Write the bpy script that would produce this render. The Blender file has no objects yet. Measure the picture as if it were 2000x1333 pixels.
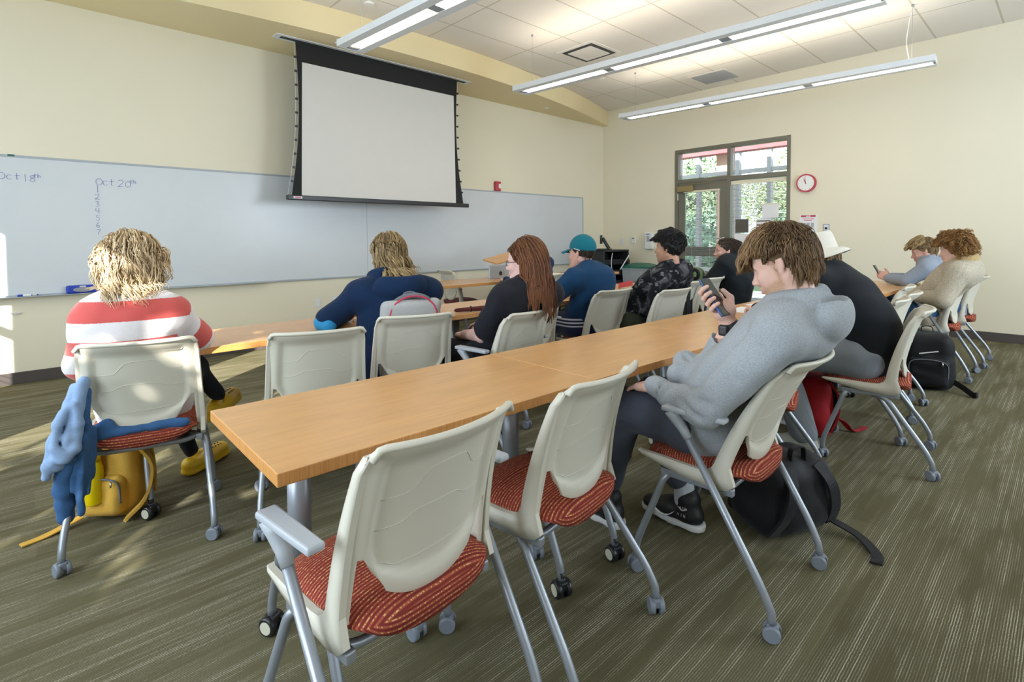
import bpy, bmesh, math, random
import numpy as np
from mathutils import Vector, Matrix, Quaternion
random.seed(7)
rng = np.random.default_rng(7)
PI = math.pi
SC = bpy.context.scene
COL = SC.collection

# ------------------------------------------------------------------ materials
MATS = {}
def nodes_of(name):
    m = bpy.data.materials.new(name); m.use_nodes = True
    nt = m.node_tree
    b = nt.nodes['Principled BSDF']
    MATS[name] = m
    return m, nt, b
def N(nt, t, **kw):
    n = nt.nodes.new(t)
    for k, v in kw.items():
        if k.startswith('i_'):
            key = k[2:]
            n.inputs[int(key) if key.isdigit() else key.replace('_', ' ')].default_value = v
        else: setattr(n, k, v)
    return n
def ramp(nt, stops, interp='LINEAR'):
    r = nt.nodes.new('ShaderNodeValToRGB'); cr = r.color_ramp; cr.interpolation = interp
    while len(cr.elements) < len(stops): cr.elements.new(0.5)
    for e, (p, c) in zip(cr.elements, stops):
        e.position = p; e.color = (*c, 1) if len(c) == 3 else c
    return r
def coords(nt, kind='Object', scale=(1, 1, 1), rot=(0, 0, 0), loc=(0, 0, 0)):
    tc = N(nt, 'ShaderNodeTexCoord'); mp = N(nt, 'ShaderNodeMapping')
    mp.inputs['Scale'].default_value = scale; mp.inputs['Rotation'].default_value = rot; mp.inputs['Location'].default_value = loc
    nt.links.new(tc.outputs[kind], mp.inputs['Vector'])
    return mp.outputs['Vector']
def bump(nt, b, h, strength=.3, dist=.002):
    bp = N(nt, 'ShaderNodeBump'); bp.inputs['Strength'].default_value = strength; bp.inputs['Distance'].default_value = dist
    nt.links.new(h, bp.inputs['Height']); nt.links.new(bp.outputs['Normal'], b.inputs['Normal'])
def noise(nt, vec, scale, detail=2, rough=.5, dist=0):
    n = N(nt, 'ShaderNodeTexNoise'); n.inputs['Scale'].default_value = scale; n.inputs['Detail'].default_value = detail
    n.inputs['Roughness'].default_value = rough; n.inputs['Distortion'].default_value = dist
    if vec is not None: nt.links.new(vec, n.inputs['Vector'])
    return n.outputs['Fac']
def math_(nt, op, a, b=None, clamp=False):
    n = N(nt, 'ShaderNodeMath', operation=op); n.use_clamp = clamp
    for i, v in enumerate((a, b)):
        if v is None: continue
        if isinstance(v, (int, float)): n.inputs[i].default_value = v
        else: nt.links.new(v, n.inputs[i])
    return n.outputs[0]
def mixc(nt, f, a, b, blend='MIX'):
    n = N(nt, 'ShaderNodeMix', data_type='RGBA', blend_type=blend)
    if isinstance(f, (int, float)): n.inputs[0].default_value = f
    else: nt.links.new(f, n.inputs[0])
    for i, v in ((6, a), (7, b)):
        if isinstance(v, tuple): n.inputs[i].default_value = (*v, 1) if len(v) == 3 else v
        else: nt.links.new(v, n.inputs[i])
    return n.outputs[2]
def plain(name, col, rough=.5, metal=0., var=.06, vscale=6., bstr=0., bscale=200., spec=.5, coat=0., sss=0., sheen=0.):
    """a surface colour with slight real-life variation and an optional fine bump"""
    m, nt, b = nodes_of(name)
    v = coords(nt)
    f = noise(nt, v, vscale, 3)
    hi = tuple(min(1, c * (1 + var)) for c in col); lo = tuple(c * (1 - var) for c in col)
    r = ramp(nt, [(.3, lo), (.7, hi)]); nt.links.new(f, r.inputs[0])
    nt.links.new(r.outputs[0], b.inputs['Base Color'])
    b.inputs['Roughness'].default_value = rough; b.inputs['Metallic'].default_value = metal
    b.inputs['Specular IOR Level'].default_value = spec; b.inputs['Coat Weight'].default_value = coat
    if sheen: b.inputs['Sheen Weight'].default_value = sheen
    if sss:
        b.inputs['Subsurface Weight'].default_value = sss; b.inputs['Subsurface Radius'].default_value = (1, .35, .2); b.inputs['Subsurface Scale'].default_value = .006
    if bstr: bump(nt, b, noise(nt, v, bscale, 3), bstr)
    return m
def cloth(name, col, var=.18, fine=450., bstr=.5, rough=.9, big=4., sheen=.06, heather=0.):
    m, nt, b = nodes_of(name)
    v = coords(nt)
    f = noise(nt, v, fine, 4, .7)
    hi = tuple(min(1, c * (1 + var)) for c in col); lo = tuple(c * (1 - var) for c in col)
    r = ramp(nt, [(.35, lo), (.65, hi)]); nt.links.new(f, r.inputs[0])
    c = r.outputs[0]
    if heather:
        h = noise(nt, coords(nt, scale=(1, 1, 3)), 160., 4, .8)
        hr = ramp(nt, [(.38, (1 - heather,) * 3), (.62, (1, 1, 1))]); nt.links.new(h, hr.inputs[0])
        c = mixc(nt, 1., c, hr.outputs[0], 'MULTIPLY')
    nt.links.new(c, b.inputs['Base Color'])
    b.inputs['Roughness'].default_value = rough; b.inputs['Specular IOR Level'].default_value = .2
    b.inputs['Sheen Weight'].default_value = sheen
    bump(nt, b, f, bstr, .0015)
    return m
def emit(name, col, strength):
    m, nt, b = nodes_of(name)
    b.inputs['Base Color'].default_value = (*col, 1)
    b.inputs['Emission Color'].default_value = (*col, 1); b.inputs['Emission Strength'].default_value = strength
    return m

plain('paint', (.81, .755, .595), .75, var=.015, vscale=1.2, bstr=.06, bscale=350, spec=.3)
plain('paint_soffit', (.82, .70, .43), .75, var=.015, vscale=1.2, spec=.3)
plain('baseboard', (.085, .072, .068), .45, var=.08)
plain('shell', (.62, .59, .50), .42, var=.02, vscale=3)
plain('silver', (.33, .36, .41), .38, metal=.5, var=.04)
plain('silver_plastic', (.40, .43, .47), .4, var=.04)
plain('caster_grey', (.20, .225, .27), .4, var=.05)
plain('caster_black', (.015, .016, .018), .35)
plain('caster_hub', (.62, .60, .48), .4)
plain('dark', (.018, .019, .021), .45)
plain('black_metal', (.012, .012, .014), .35, spec=.5)
plain('white_metal', (.74, .78, .82), .35, var=.02)
plain('white_plastic', (.78, .78, .76), .4, var=.02)
plain('dark_slot', (.05, .055, .055), .7)
plain('ceil_white', (.80, .77, .72), .85, var=.02)
plain('bronze_frame', (.19, .18, .14), .42, metal=.25, var=.05)
plain('ext_frame', (.30, .31, .33), .45, metal=.2, var=.05)
plain('ext_stucco', (.60, .42, .34), .9, var=.08)
plain('ext_red', (.36, .12, .13), .8, var=.08)
plain('brass_arm', (.33, .26, .12), .4, metal=.5)
plain('cream_blind', (.80, .75, .58), .5, var=.02)
plain('slat', (.70, .71, .72), .5, var=.02)
plain('red_plastic', (.50, .035, .06), .35)
plain('clock_face', (.84, .85, .83), .5, var=.01)
plain('paper', (.84, .84, .86), .8, var=.02)
plain('paper_dark', (.11, .10, .08), .8)
plain('ink_blue', (.20, .25, .55), .6)
plain('blue_plastic', (.015, .05, .42), .35)
plain('grey_felt', (.30, .31, .33), .9)
plain('green_plastic', (.01, .12, .085), .45, var=.05)
plain('bin_grey', (.38, .42, .44), .55, var=.05)
plain('screen_white', (.66, .65, .62), .85, var=.01)
plain('screen_black', (.008, .009, .010), .8)
plain('chrome', (.7, .7, .7), .2, metal=1.)
plain('maroon', (.13, .03, .03), .9, bstr=.4)
plain('alu', (.46, .50, .57), .35, metal=.4)
plain('tan_board', (.52, .38, .24), .7)
plain('glass_dark', (.01, .012, .016), .08, spec=.7)
plain('bark', (.10, .07, .05), .9, bstr=.6, bscale=40)
emit('lamp_white', (1., .93, .83), 10.)
emit('lamp_warm', (1., .82, .62), 10.)

def wood(name):
    m, nt, b = nodes_of(name)
    v = coords(nt, scale=(2.2, 26., 26.))
    f = noise(nt, v, 2.2, 5, .6, .4)
    r = ramp(nt, [(.25, (.635, .350, .145)), (.5, (.68, .385, .165)), (.75, (.705, .405, .18))]); nt.links.new(f, r.inputs[0])
    g = noise(nt, coords(nt, scale=(1.2, 5., 5.)), 3., 3)
    gr = ramp(nt, [(.3, (.92, .92, .92)), (.7, (1.04, 1.02, 1.))]); nt.links.new(g, gr.inputs[0])
    nt.links.new(mixc(nt, 1., r.outputs[0], gr.outputs[0], 'MULTIPLY'), b.inputs['Base Color'])
    b.inputs['Roughness'].default_value = .25; b.inputs['Specular IOR Level'].default_value = .5
    bump(nt, b, f, .04)
    return m
wood('maple')
def wood_edge():
    m, nt, b = nodes_of('maple_edge')
    v = coords(nt, scale=(160., 160., 6.))
    f = noise(nt, v, 1.6, 3, .6)
    r = ramp(nt, [(.3, (.50, .22, .06)), (.7, (.66, .32, .10))]); nt.links.new(f, r.inputs[0])
    nt.links.new(r.outputs[0], b.inputs['Base Color']); b.inputs['Roughness'].default_value = .4
wood_edge()

def carpet():
    m, nt, b = nodes_of('carpet')
    tc = N(nt, 'ShaderNodeTexCoord')
    P = tc.outputs['Object']
    # plank tiles laid along x: each gets its own tone
    br = N(nt, 'ShaderNodeTexBrick'); nt.links.new(P, br.inputs['Vector'])
    br.offset = .37; br.inputs['Scale'].default_value = 1.; br.inputs['Brick Width'].default_value = 1.0; br.inputs['Row Height'].default_value = .25
    br.inputs['Mortar Size'].default_value = .0015; br.inputs['Color1'].default_value = (0, 0, 0, 1); br.inputs['Color2'].default_value = (1, 1, 1, 1); br.inputs['Mortar'].default_value = (.3, .3, .3, 1)
    tile = br.outputs['Color']
    # warped cross coordinate so the lines wander slightly
    mp = N(nt, 'ShaderNodeMapping'); mp.inputs['Scale'].default_value = (1.1, 62., 1.); nt.links.new(P, mp.inputs['Vector'])
    f1 = noise(nt, mp.outputs['Vector'], 1.0, 2, .5)
    lines = ramp(nt, [(.50, (0, 0, 0)), (.58, (1, 1, 1))]); nt.links.new(f1, lines.inputs[0])
    mp2 = N(nt, 'ShaderNodeMapping'); mp2.inputs['Scale'].default_value = (1., 1., 1.); nt.links.new(P, mp2.inputs['Vector'])
    wv = N(nt, 'ShaderNodeTexWave', wave_type='BANDS', bands_direction='Y', wave_profile='SIN'); wv.inputs['Scale'].default_value = 46.; wv.inputs['Distortion'].default_value = 1.3
    wv.inputs['Detail'].default_value = 1.5; wv.inputs['Detail Scale'].default_value = 1.2; nt.links.new(P, wv.inputs['Vector'])
    wl = ramp(nt, [(.52, (0, 0, 0)), (.78, (1, 1, 1))]); nt.links.new(wv.outputs['Fac'], wl.inputs[0])
    # long soft patches decide where the pale yarn shows
    mp3 = N(nt, 'ShaderNodeMapping'); mp3.inputs['Scale'].default_value = (1.2, 8.5, 1.); nt.links.new(P, mp3.inputs['Vector'])
    pt = noise(nt, mp3.outputs['Vector'], 1.3, 3, .6)
    pr = ramp(nt, [(.40, (.10, .10, .10)), (.58, (1, 1, 1))]); nt.links.new(pt, pr.inputs[0])
    amt = math_(nt, 'MULTIPLY', math_(nt, 'MULTIPLY', wl.outputs[0], math_(nt, 'ADD', math_(nt, 'MULTIPLY', lines.outputs[0], .65), .35)), pr.outputs[0])
    dash = noise(nt, coords(nt, scale=(150., 330., 1.)), 1., 2, .6)
    dr = ramp(nt, [(.36, (.25, .25, .25)), (.56, (1, 1, 1))]); nt.links.new(dash, dr.inputs[0])
    amt = math_(nt, 'MULTIPLY', amt, dr.outputs[0])
    base = mixc(nt, tile, (.100, .088, .044), (.170, .153, .085))
    base = mixc(nt, pt, base, (.135, .121, .066))
    col = mixc(nt, amt, base, (.56, .53, .42))
    pile = noise(nt, P, 700., 3, .7)
    pr2 = ramp(nt, [(.3, (.72, .72, .72)), (.7, (1.12, 1.12, 1.12))]); nt.links.new(pile, pr2.inputs[0])
    nt.links.new(mixc(nt, 1., col, pr2.outputs[0], 'MULTIPLY'), b.inputs['Base Color'])
    b.inputs['Roughness'].default_value = .95; b.inputs['Specular IOR Level'].default_value = .1
    bump(nt, b, math_(nt, 'ADD', pile, math_(nt, 'MULTIPLY', amt, .8)), .5, .004)
carpet()

def ceiling_tiles():
    m, nt, b = nodes_of('ceiling_tiles')
    v = coords(nt, scale=(1, 1, 1), loc=(0, 0, 0))
    br = N(nt, 'ShaderNodeTexBrick'); nt.links.new(v, br.inputs['Vector'])
    br.offset = 0.; br.inputs['Scale'].default_value = 1.; br.inputs['Brick Width'].default_value = 1.2; br.inputs['Row Height'].default_value = .605
    br.inputs['Mortar Size'].default_value = .009; br.inputs['Mortar Smooth'].default_value = .0
    br.inputs['Color1'].default_value = (.80, .765, .71, 1); br.inputs['Color2'].default_value = (.77, .735, .685, 1); br.inputs['Mortar'].default_value = (.56, .52, .44, 1)
    nt.links.new(br.outputs['Color'], b.inputs['Base Color']); b.inputs['Roughness'].default_value = .9; b.inputs['Specular IOR Level'].default_value = .2
    sp = noise(nt, v, 260., 3, .7)
    bump(nt, b, sp, .25, .002)
ceiling_tiles()

def seat_fabric():
    m, nt, b = nodes_of('seat_fabric')
    tc = N(nt, 'ShaderNodeTexCoord'); P = tc.outputs['Object']
    w = N(nt, 'ShaderNodeTexWave', wave_type='BANDS', bands_direction='Y'); w.inputs['Scale'].default_value = 42.; w.inputs['Distortion'].default_value = .4
    w.inputs['Detail'].default_value = 1.; nt.links.new(coords(nt, rot=(math.radians(40), 0, 0)), w.inputs['Vector'])
    r = ramp(nt, [(.2, (.19, .030, .024)), (.55, (.29, .052, .036)), (.8, (.38, .095, .052))]); nt.links.new(w.outputs['Fac'], r.inputs[0])
    d = noise(nt, coords(nt, scale=(230., 80., 80.)), 1., 1)
    dr = ramp(nt, [(.52, (0, 0, 0)), (.60, (1, 1, 1))]); nt.links.new(d, dr.inputs[0])
    lr = ramp(nt, [(.78, (0, 0, 0)), (.93, (1, 1, 1))]); nt.links.new(w.outputs['Fac'], lr.inputs[0])
    a = math_(nt, 'MULTIPLY', dr.outputs[0], lr.outputs[0])
    c = mixc(nt, a, r.outputs[0], (.72, .42, .18))
    nt.links.new(c, b.inputs['Base Color']); b.inputs['Roughness'].default_value = .9; b.inputs['Specular IOR Level'].default_value = .2
    bump(nt, b, math_(nt, 'ADD', w.outputs['Fac'], d), .5, .0015)
seat_fabric()

def board_mat():
    m, nt, b = nodes_of('whiteboard_face')
    v = coords(nt)
    f = noise(nt, v, 2.5, 4, .6, 1.)
    r = ramp(nt, [(.3, (.63, .67, .70)), (.7, (.66, .69, .72))]); nt.links.new(f, r.inputs[0])
    nt.links.new(r.outputs[0], b.inputs['Base Color']); b.inputs['Roughness'].default_value = .28; b.inputs['Specular IOR Level'].default_value = .5
board_mat()

def glass():
    m = bpy.data.materials.new('window_glass'); m.use_nodes = True; MATS['window_glass'] = m
    nt = m.node_tree; nt.nodes.clear()
    o = N(nt, 'ShaderNodeOutputMaterial'); t = N(nt, 'ShaderNodeBsdfTransparent'); g = N(nt, 'ShaderNodeBsdfGlossy')
    t.inputs['Color'].default_value = (.93, .96, .97, 1); g.inputs['Roughness'].default_value = .02
    fr = N(nt, 'ShaderNodeFresnel'); fr.inputs['IOR'].default_value = 1.35
    mx = N(nt, 'ShaderNodeMixShader')
    nt.links.new(fr.outputs[0], mx.inputs[0]); nt.links.new(t.outputs[0], mx.inputs[1]); nt.links.new(g.outputs[0], mx.inputs[2]); nt.links.new(mx.outputs[0], o.inputs[0])
glass()
def foliage(name, c1, c2):
    m, nt, b = nodes_of(name)
    f = noise(nt, coords(nt), 3.5, 5, .7)
    r = ramp(nt, [(.3, c1), (.7, c2)]); nt.links.new(f, r.inputs[0])
    nt.links.new(r.outputs[0], b.inputs['Base Color']); b.inputs['Roughness'].default_value = .6
foliage('leaf_a', (.10, .22, .09), (.34, .48, .22)); foliage('leaf_b', (.09, .20, .13), (.28, .44, .28)); foliage('leaf_c', (.18, .28, .12), (.48, .54, .28))
foliage('lawn', (.10, .2, .05), (.2, .3, .1))

# ------------------------------------------------------------------ objects
def link(o): COL.objects.link(o); return o
def put(name, me, m=None, parent=None, smooth=False):
    if m is not None:
        for x in (m if isinstance(m, (list, tuple)) else [m]): me.materials.append(MATS[x])
    if smooth and len(me.polygons): me.polygons.foreach_set('use_smooth', [True] * len(me.polygons))
    o = link(bpy.data.objects.new(name, me))
    if parent is not None: o.parent = parent
    return o
def tag(o, label=None, cat=None, group=None, kind=None):
    if label: o['label'] = label
    if cat: o['category'] = cat
    if group: o['group'] = group
    if kind: o['kind'] = kind
    return o
def thing(name, label, cat, loc=(0, 0, 0), rz=0., group=None):
    o = link(bpy.data.objects.new(name, None)); o.location = loc; o.rotation_euler = (0, 0, rz); o.empty_display_size = .1
    return tag(o, label, cat, group)
def copy_tree(o, parent=None):
    kids = list(o.children)
    c = o.copy(); COL.objects.link(c)
    if parent is not None: c.parent = parent
    for k in kids: copy_tree(k, c)
    return c
def bm_mesh(bm, name='m'):
    me = bpy.data.meshes.new(name); bmesh.ops.recalc_face_normals(bm, faces=bm.faces); bm.to_mesh(me); bm.free(); return me

def bx(bm, lo, hi, bev=0., seg=2, rot=None, mi=0):
    c = [(a + b) / 2 for a, b in zip(lo, hi)]; s = [abs(b - a) for a, b in zip(lo, hi)]
    r = bmesh.ops.create_cube(bm, size=1.)
    vs = r['verts']
    bmesh.ops.scale(bm, vec=s, verts=vs)
    if bev:
        es = list({e for v in vs for e in v.link_edges})
        q = bmesh.ops.bevel(bm, geom=es, offset=bev, segments=seg, affect='EDGES', profile=.5)
        vs = list({v for f in q['faces'] for v in f.verts} | {v for v in vs if v.is_valid})
    if rot is not None: bmesh.ops.rotate(bm, cent=(0, 0, 0), matrix=rot, verts=vs)
    bmesh.ops.translate(bm, vec=c, verts=vs)
    if mi:
        for f in {f for v in vs for f in v.link_faces}: f.material_index = mi
    return vs
def box_obj(name, lo, hi, m, parent=None, bev=0., rot=None):
    bm = bmesh.new(); bx(bm, lo, hi, bev, rot=rot); return put(name, bm_mesh(bm), m, parent)
def tube(bm, pts, r, seg=10, cap=True, mi=0):
    """a round tube through points; r may be one radius or one per point"""
    pts = [Vector(p) for p in pts]; n = len(pts)
    rs = r if isinstance(r, (list, tuple)) else [r] * n
    T = [(pts[min(i + 1, n - 1)] - pts[max(i - 1, 0)]).normalized() for i in range(n)]
    a = Vector((0, 0, 1)) if abs(T[0].z) < .9 else Vector((1, 0, 0))
    u = T[0].cross(a).normalized(); rings = []
    for i in range(n):
        u = (u - T[i] * u.dot(T[i])).normalized(); w = T[i].cross(u)
        rings.append([bm.verts.new(pts[i] + (u * math.cos(2 * PI * k / seg) + w * math.sin(2 * PI * k / seg)) * rs[i]) for k in range(seg)])
    fs = []
    for i in range(n - 1):
        for k in range(seg): fs.append(bm.faces.new((rings[i][k], rings[i][(k + 1) % seg], rings[i + 1][(k + 1) % seg], rings[i + 1][k])))
    if cap: fs += [bm.faces.new(rings[0][::-1]), bm.faces.new(rings[-1])]
    for f in fs: f.smooth = True; f.material_index = mi
    return rings
def bez(pts, rad, n=5):
    """round the corners of a polyline"""
    P = [Vector(p) for p in pts]; out = [P[0]]
    for i in range(1, len(P) - 1):
        a = (P[i - 1] - P[i]); b = (P[i + 1] - P[i]); d = min(rad, a.length * .49, b.length * .49)
        A = P[i] + a.normalized() * d; B = P[i] + b.normalized() * d
        for k in range(n + 1):
            t = k / n; out.append(A * (1 - t) ** 2 + P[i] * 2 * t * (1 - t) + B * t * t)
    out.append(P[-1]); return out
def smooth_line(pts, n=6):
    """Catmull-Rom through points"""
    P = [Vector(p) for p in pts]; P = [P[0] * 2 - P[1]] + P + [P[-1] * 2 - P[-2]]; out = []
    for i in range(1, len(P) - 2):
        for k in range(n):
            t = k / n
            out.append(.5 * ((2 * P[i]) + (P[i + 1] - P[i - 1]) * t + (2 * P[i - 1] - 5 * P[i] + 4 * P[i + 1] - P[i + 2]) * t * t + (3 * P[i] - P[i - 1] - 3 * P[i + 1] + P[i + 2]) * t ** 3))
    out.append(P[-2]); return out
def strap(bm, pts, w, t, side):
    """flat webbing: sweep a w x t section along pts, its width along `side`"""
    pts = [Vector(p) for p in pts]; n = len(pts); side = Vector(side); rings = []
    for i in range(n):
        T = (pts[min(i + 1, n - 1)] - pts[max(i - 1, 0)]).normalized(); s = (side - T * side.dot(T)).normalized(); q = T.cross(s)
        rings.append([bm.verts.new(pts[i] + s * a * w / 2 + q * b * t / 2) for a, b in ((-1, -1), (1, -1), (1, 1), (-1, 1))])
    for i in range(n - 1):
        for k in range(4): bm.faces.new((rings[i][k], rings[i][(k + 1) % 4], rings[i + 1][(k + 1) % 4], rings[i + 1][k]))
    bm.faces.new(rings[0][::-1]); bm.faces.new(rings[-1])
def cyl(bm, a, b, r, seg=20, r2=None, mi=0): return tube(bm, [a, b], [r, r if r2 is None else r2], seg, True, mi)
def flat_tube(bm): 
    for f in bm.faces:
        if len(f.verts) > 4: f.smooth = False
def prism(bm, poly, axis, d0, d1):
    """extrude a 2-D polygon along an axis (0,1,2); poly in the two other axes in order"""
    def mk(p, d):
        c = [0, 0, 0]; o = [i for i in range(3) if i != axis]; c[o[0]], c[o[1]] = p; c[axis] = d; return bm.verts.new(c)
    A = [mk(p, d0) for p in poly]; B = [mk(p, d1) for p in poly]; n = len(poly)
    bm.faces.new(A[::-1]); bm.faces.new(B)
    for i in range(n): bm.faces.new((A[i], A[(i + 1) % n], B[(i + 1) % n], B[i]))

# ------------------------------------------------------------------ implicit surfaces for soft shapes
class Vol:
    """a distance field on a grid: blend rounded pieces together, then take one continuous skin"""
    def __init__(s, lo, hi, h):
        s.lo = np.array(lo, float); s.h = h
        s.n = np.maximum(np.ceil((np.array(hi, float) - s.lo) / h).astype(int) + 1, 4)
        s.ax = [s.lo[i] + h * np.arange(s.n[i]) for i in range(3)]
        s.F = np.full(s.n, .25, np.float32)
    def win(s, lo, hi):
        i0 = [int(max(0, math.floor((lo[i] - s.lo[i]) / s.h))) for i in range(3)]; i1 = [int(min(s.n[i], math.ceil((hi[i] - s.lo[i]) / s.h) + 1)) for i in range(3)]
        if any(b <= a for a, b in zip(i0, i1)): return None, None
        sl = tuple(slice(a, b) for a, b in zip(i0, i1))
        P = np.stack(np.meshgrid(*[s.ax[i][sl[i]] for i in range(3)], indexing='ij'), -1)
        return sl, P
    def put(s, d, sl, k, op):
        a = s.F[sl]
        if op == 'sub': d = -d
        if k <= 0: r = np.minimum(a, d) if op == 'add' else np.maximum(a, d)
        else:
            hh = np.clip(k - np.abs(a - d), 0, None) / k
            r = np.minimum(a, d) - hh * hh * k * .25 if op == 'add' else np.maximum(a, d) + hh * hh * k * .25
        s.F[sl] = r
    def cone(s, a, b, ra, rb, k=.02, op='add', flat=None, ratio=1.):
        a = np.array(a, float); b = np.array(b, float); m = max(ra, rb) + k + 3 * s.h
        sl, P = s.win(np.minimum(a, b) - m, np.maximum(a, b) + m)
        if sl is None: return s
        Q = P - a; ab = b - a
        if flat is not None:
            n = np.array(flat, float); n = n / np.linalg.norm(n); g = 1 / ratio - 1
            Q = Q + (Q @ n)[..., None] * n * g; ab = ab + (ab @ n) * n * g
        t = np.clip((Q @ ab) / max(ab @ ab, 1e-9), 0, 1)
        d = np.linalg.norm(Q - t[..., None] * ab, axis=-1) - (ra + (rb - ra) * t)
        if flat is not None: d = d * (ratio ** .5)
        s.put(d, sl, k, op); return s
    def ell(s, c, r, R=None, k=.02, op='add'):
        c = np.array(c, float); r = np.array(r, float); m = r.max() + k + 3 * s.h
        if R is None: w0, w1 = c - r - k - 3 * s.h, c + r + k + 3 * s.h
        else: w0, w1 = c - m, c + m
        sl, P = s.win(w0, w1)
        if sl is None: return s
        Q = P - c
        if R is not None: Q = Q @ np.array(R)
        k0 = np.linalg.norm(Q / r, axis=-1); k1 = np.linalg.norm(Q / (r * r), axis=-1) + 1e-9
        s.put(k0 * (k0 - 1) / k1, sl, k, op); return s
    def box(s, c, hf, rd, R=None, k=.02, op='add'):
        c = np.array(c, float); hf = np.array(hf, float); m = np.linalg.norm(hf) + k + 3 * s.h
        sl, P = s.win(c - m, c + m)
        if sl is None: return s
        Q = P - c
        if R is not None: Q = Q @ np.array(R)
        q = np.abs(Q) - (hf - rd)
        d = np.linalg.norm(np.maximum(q, 0), axis=-1) + np.minimum(q.max(-1), 0) - rd
        s.put(d, sl, k, op); return s
    def cut(s, c, n, k=.006):
        """keep what lies behind the plane (c, n)"""
        P = np.stack(np.meshgrid(*s.ax, indexing='ij'), -1)
        d = (P - np.array(c)) @ (np.array(n, float) / np.linalg.norm(n))
        s.F = np.maximum(s.F, d.astype(np.float32)); return s
    def folds(s, amp, freq, seed=0, dirs=5, flat=1.):
        r = np.random.default_rng(seed); P = np.stack(np.meshgrid(*s.ax, indexing='ij'), -1).astype(np.float32)
        acc = np.zeros(s.n, np.float32)
        for i in range(dirs):
            k = r.normal(size=3); k[2] *= flat; k /= np.linalg.norm(k); k2 = r.normal(size=3); k2 /= np.linalg.norm(k2)
            f = freq * (.6 + .9 * r.random())
            acc += np.sin((P @ k.astype(np.float32)) * f + 1.6 * np.sin((P @ k2.astype(np.float32)) * f * .45 + r.random() * 6) + r.random() * 6)
        s.F += (amp / dirs ** .5) * acc; return s
    def skin(s):
        F = s.F; F[0] = F[-1] = .25; F[:, 0] = F[:, -1] = .25; F[:, :, 0] = F[:, :, -1] = .25
        I = F < 0; nx, ny, nz = s.n - 1
        off = [(i, j, k) for i in (0, 1) for j in (0, 1) for k in (0, 1)]
        cnt = sum(I[i:nx + i, j:ny + j, k:nz + k].astype(np.int8) for i, j, k in off)
        act = np.argwhere((cnt > 0) & (cnt < 8)); ids = np.full((nx, ny, nz), -1, np.int64); ids[tuple(act.T)] = np.arange(len(act))
        V = np.zeros((len(act), 3)); C = np.zeros(len(act)); val = {o: F[act[:, 0] + o[0], act[:, 1] + o[1], act[:, 2] + o[2]] for o in off}
        for o in off:
            for ax in range(3):
                if o[ax]: continue
                q = list(o); q[ax] = 1; q = tuple(q); a, b = val[o], val[q]; mk = (a < 0) != (b < 0)
                t = np.where(mk, a / np.where(mk, a - b, 1), 0); p = np.array(o, float)[None] + t[:, None] * np.eye(3)[ax]
                V += np.where(mk[:, None], p, 0); C += mk
        V = (V / C[:, None] + act) * s.h + s.lo
        quads = []
        for ax in range(3):
            u, v = [(1, 2), (2, 0), (0, 1)][ax]; sl0 = [slice(1, n) for n in (nx, ny, nz)]; sl0[ax] = slice(0, (nx, ny, nz)[ax]); A = I[tuple(sl0)]
            sl1 = list(sl0); sl1[ax] = slice(1, (nx, ny, nz)[ax] + 1); B = I[tuple(sl1)]
            e = np.argwhere(A != B); st = np.array([1, 1, 1]); st[ax] = 0; e2 = e + st
            def cell(du, dv):
                q = e2.copy(); q[:, u] += du; q[:, v] += dv; return ids[tuple(q.T)]
            Q = np.stack([cell(-1, -1), cell(0, -1), cell(0, 0), cell(-1, 0)], 1); flip = ~A[tuple(e.T)]
            Q[flip] = Q[flip][:, ::-1]; quads.append(Q)
        Q = np.concatenate(quads); return V, Q[(Q >= 0).all(1)]
def np_mesh(V, Q, name='m'):
    me = bpy.data.meshes.new(name); V = np.asarray(V, np.float32); Q = np.asarray(Q, np.int32); k = Q.shape[1]
    me.vertices.add(len(V)); me.vertices.foreach_set('co', V.ravel())
    me.loops.add(Q.size); me.loops.foreach_set('vertex_index', Q.ravel())
    me.polygons.add(len(Q)); me.polygons.foreach_set('loop_start', np.arange(0, Q.size, k, dtype=np.int32))
    me.polygons.foreach_set('use_smooth', np.ones(len(Q), bool)); me.update(calc_edges=True); me.validate(); return me
def merge_np(parts):
    Vs, Qs, o = [], [], 0
    for V, Q in parts: Vs.append(V); Qs.append(Q + o); o += len(V)
    return np.concatenate(Vs), np.concatenate(Qs)
def attr(me, name, vals): 
    a = me.attributes.new(name, 'FLOAT', 'POINT'); a.data.foreach_set('value', np.asarray(vals, np.float32))
def rot(yaw=0, pitch=0, roll=0):
    """columns: forward, left, up. yaw from +x ccw, pitch up positive, roll"""
    R = Matrix.Rotation(yaw, 3, 'Z') @ Matrix.Rotation(-pitch, 3, 'Y') @ Matrix.Rotation(roll, 3, 'X'); return np.array(R)
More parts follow.
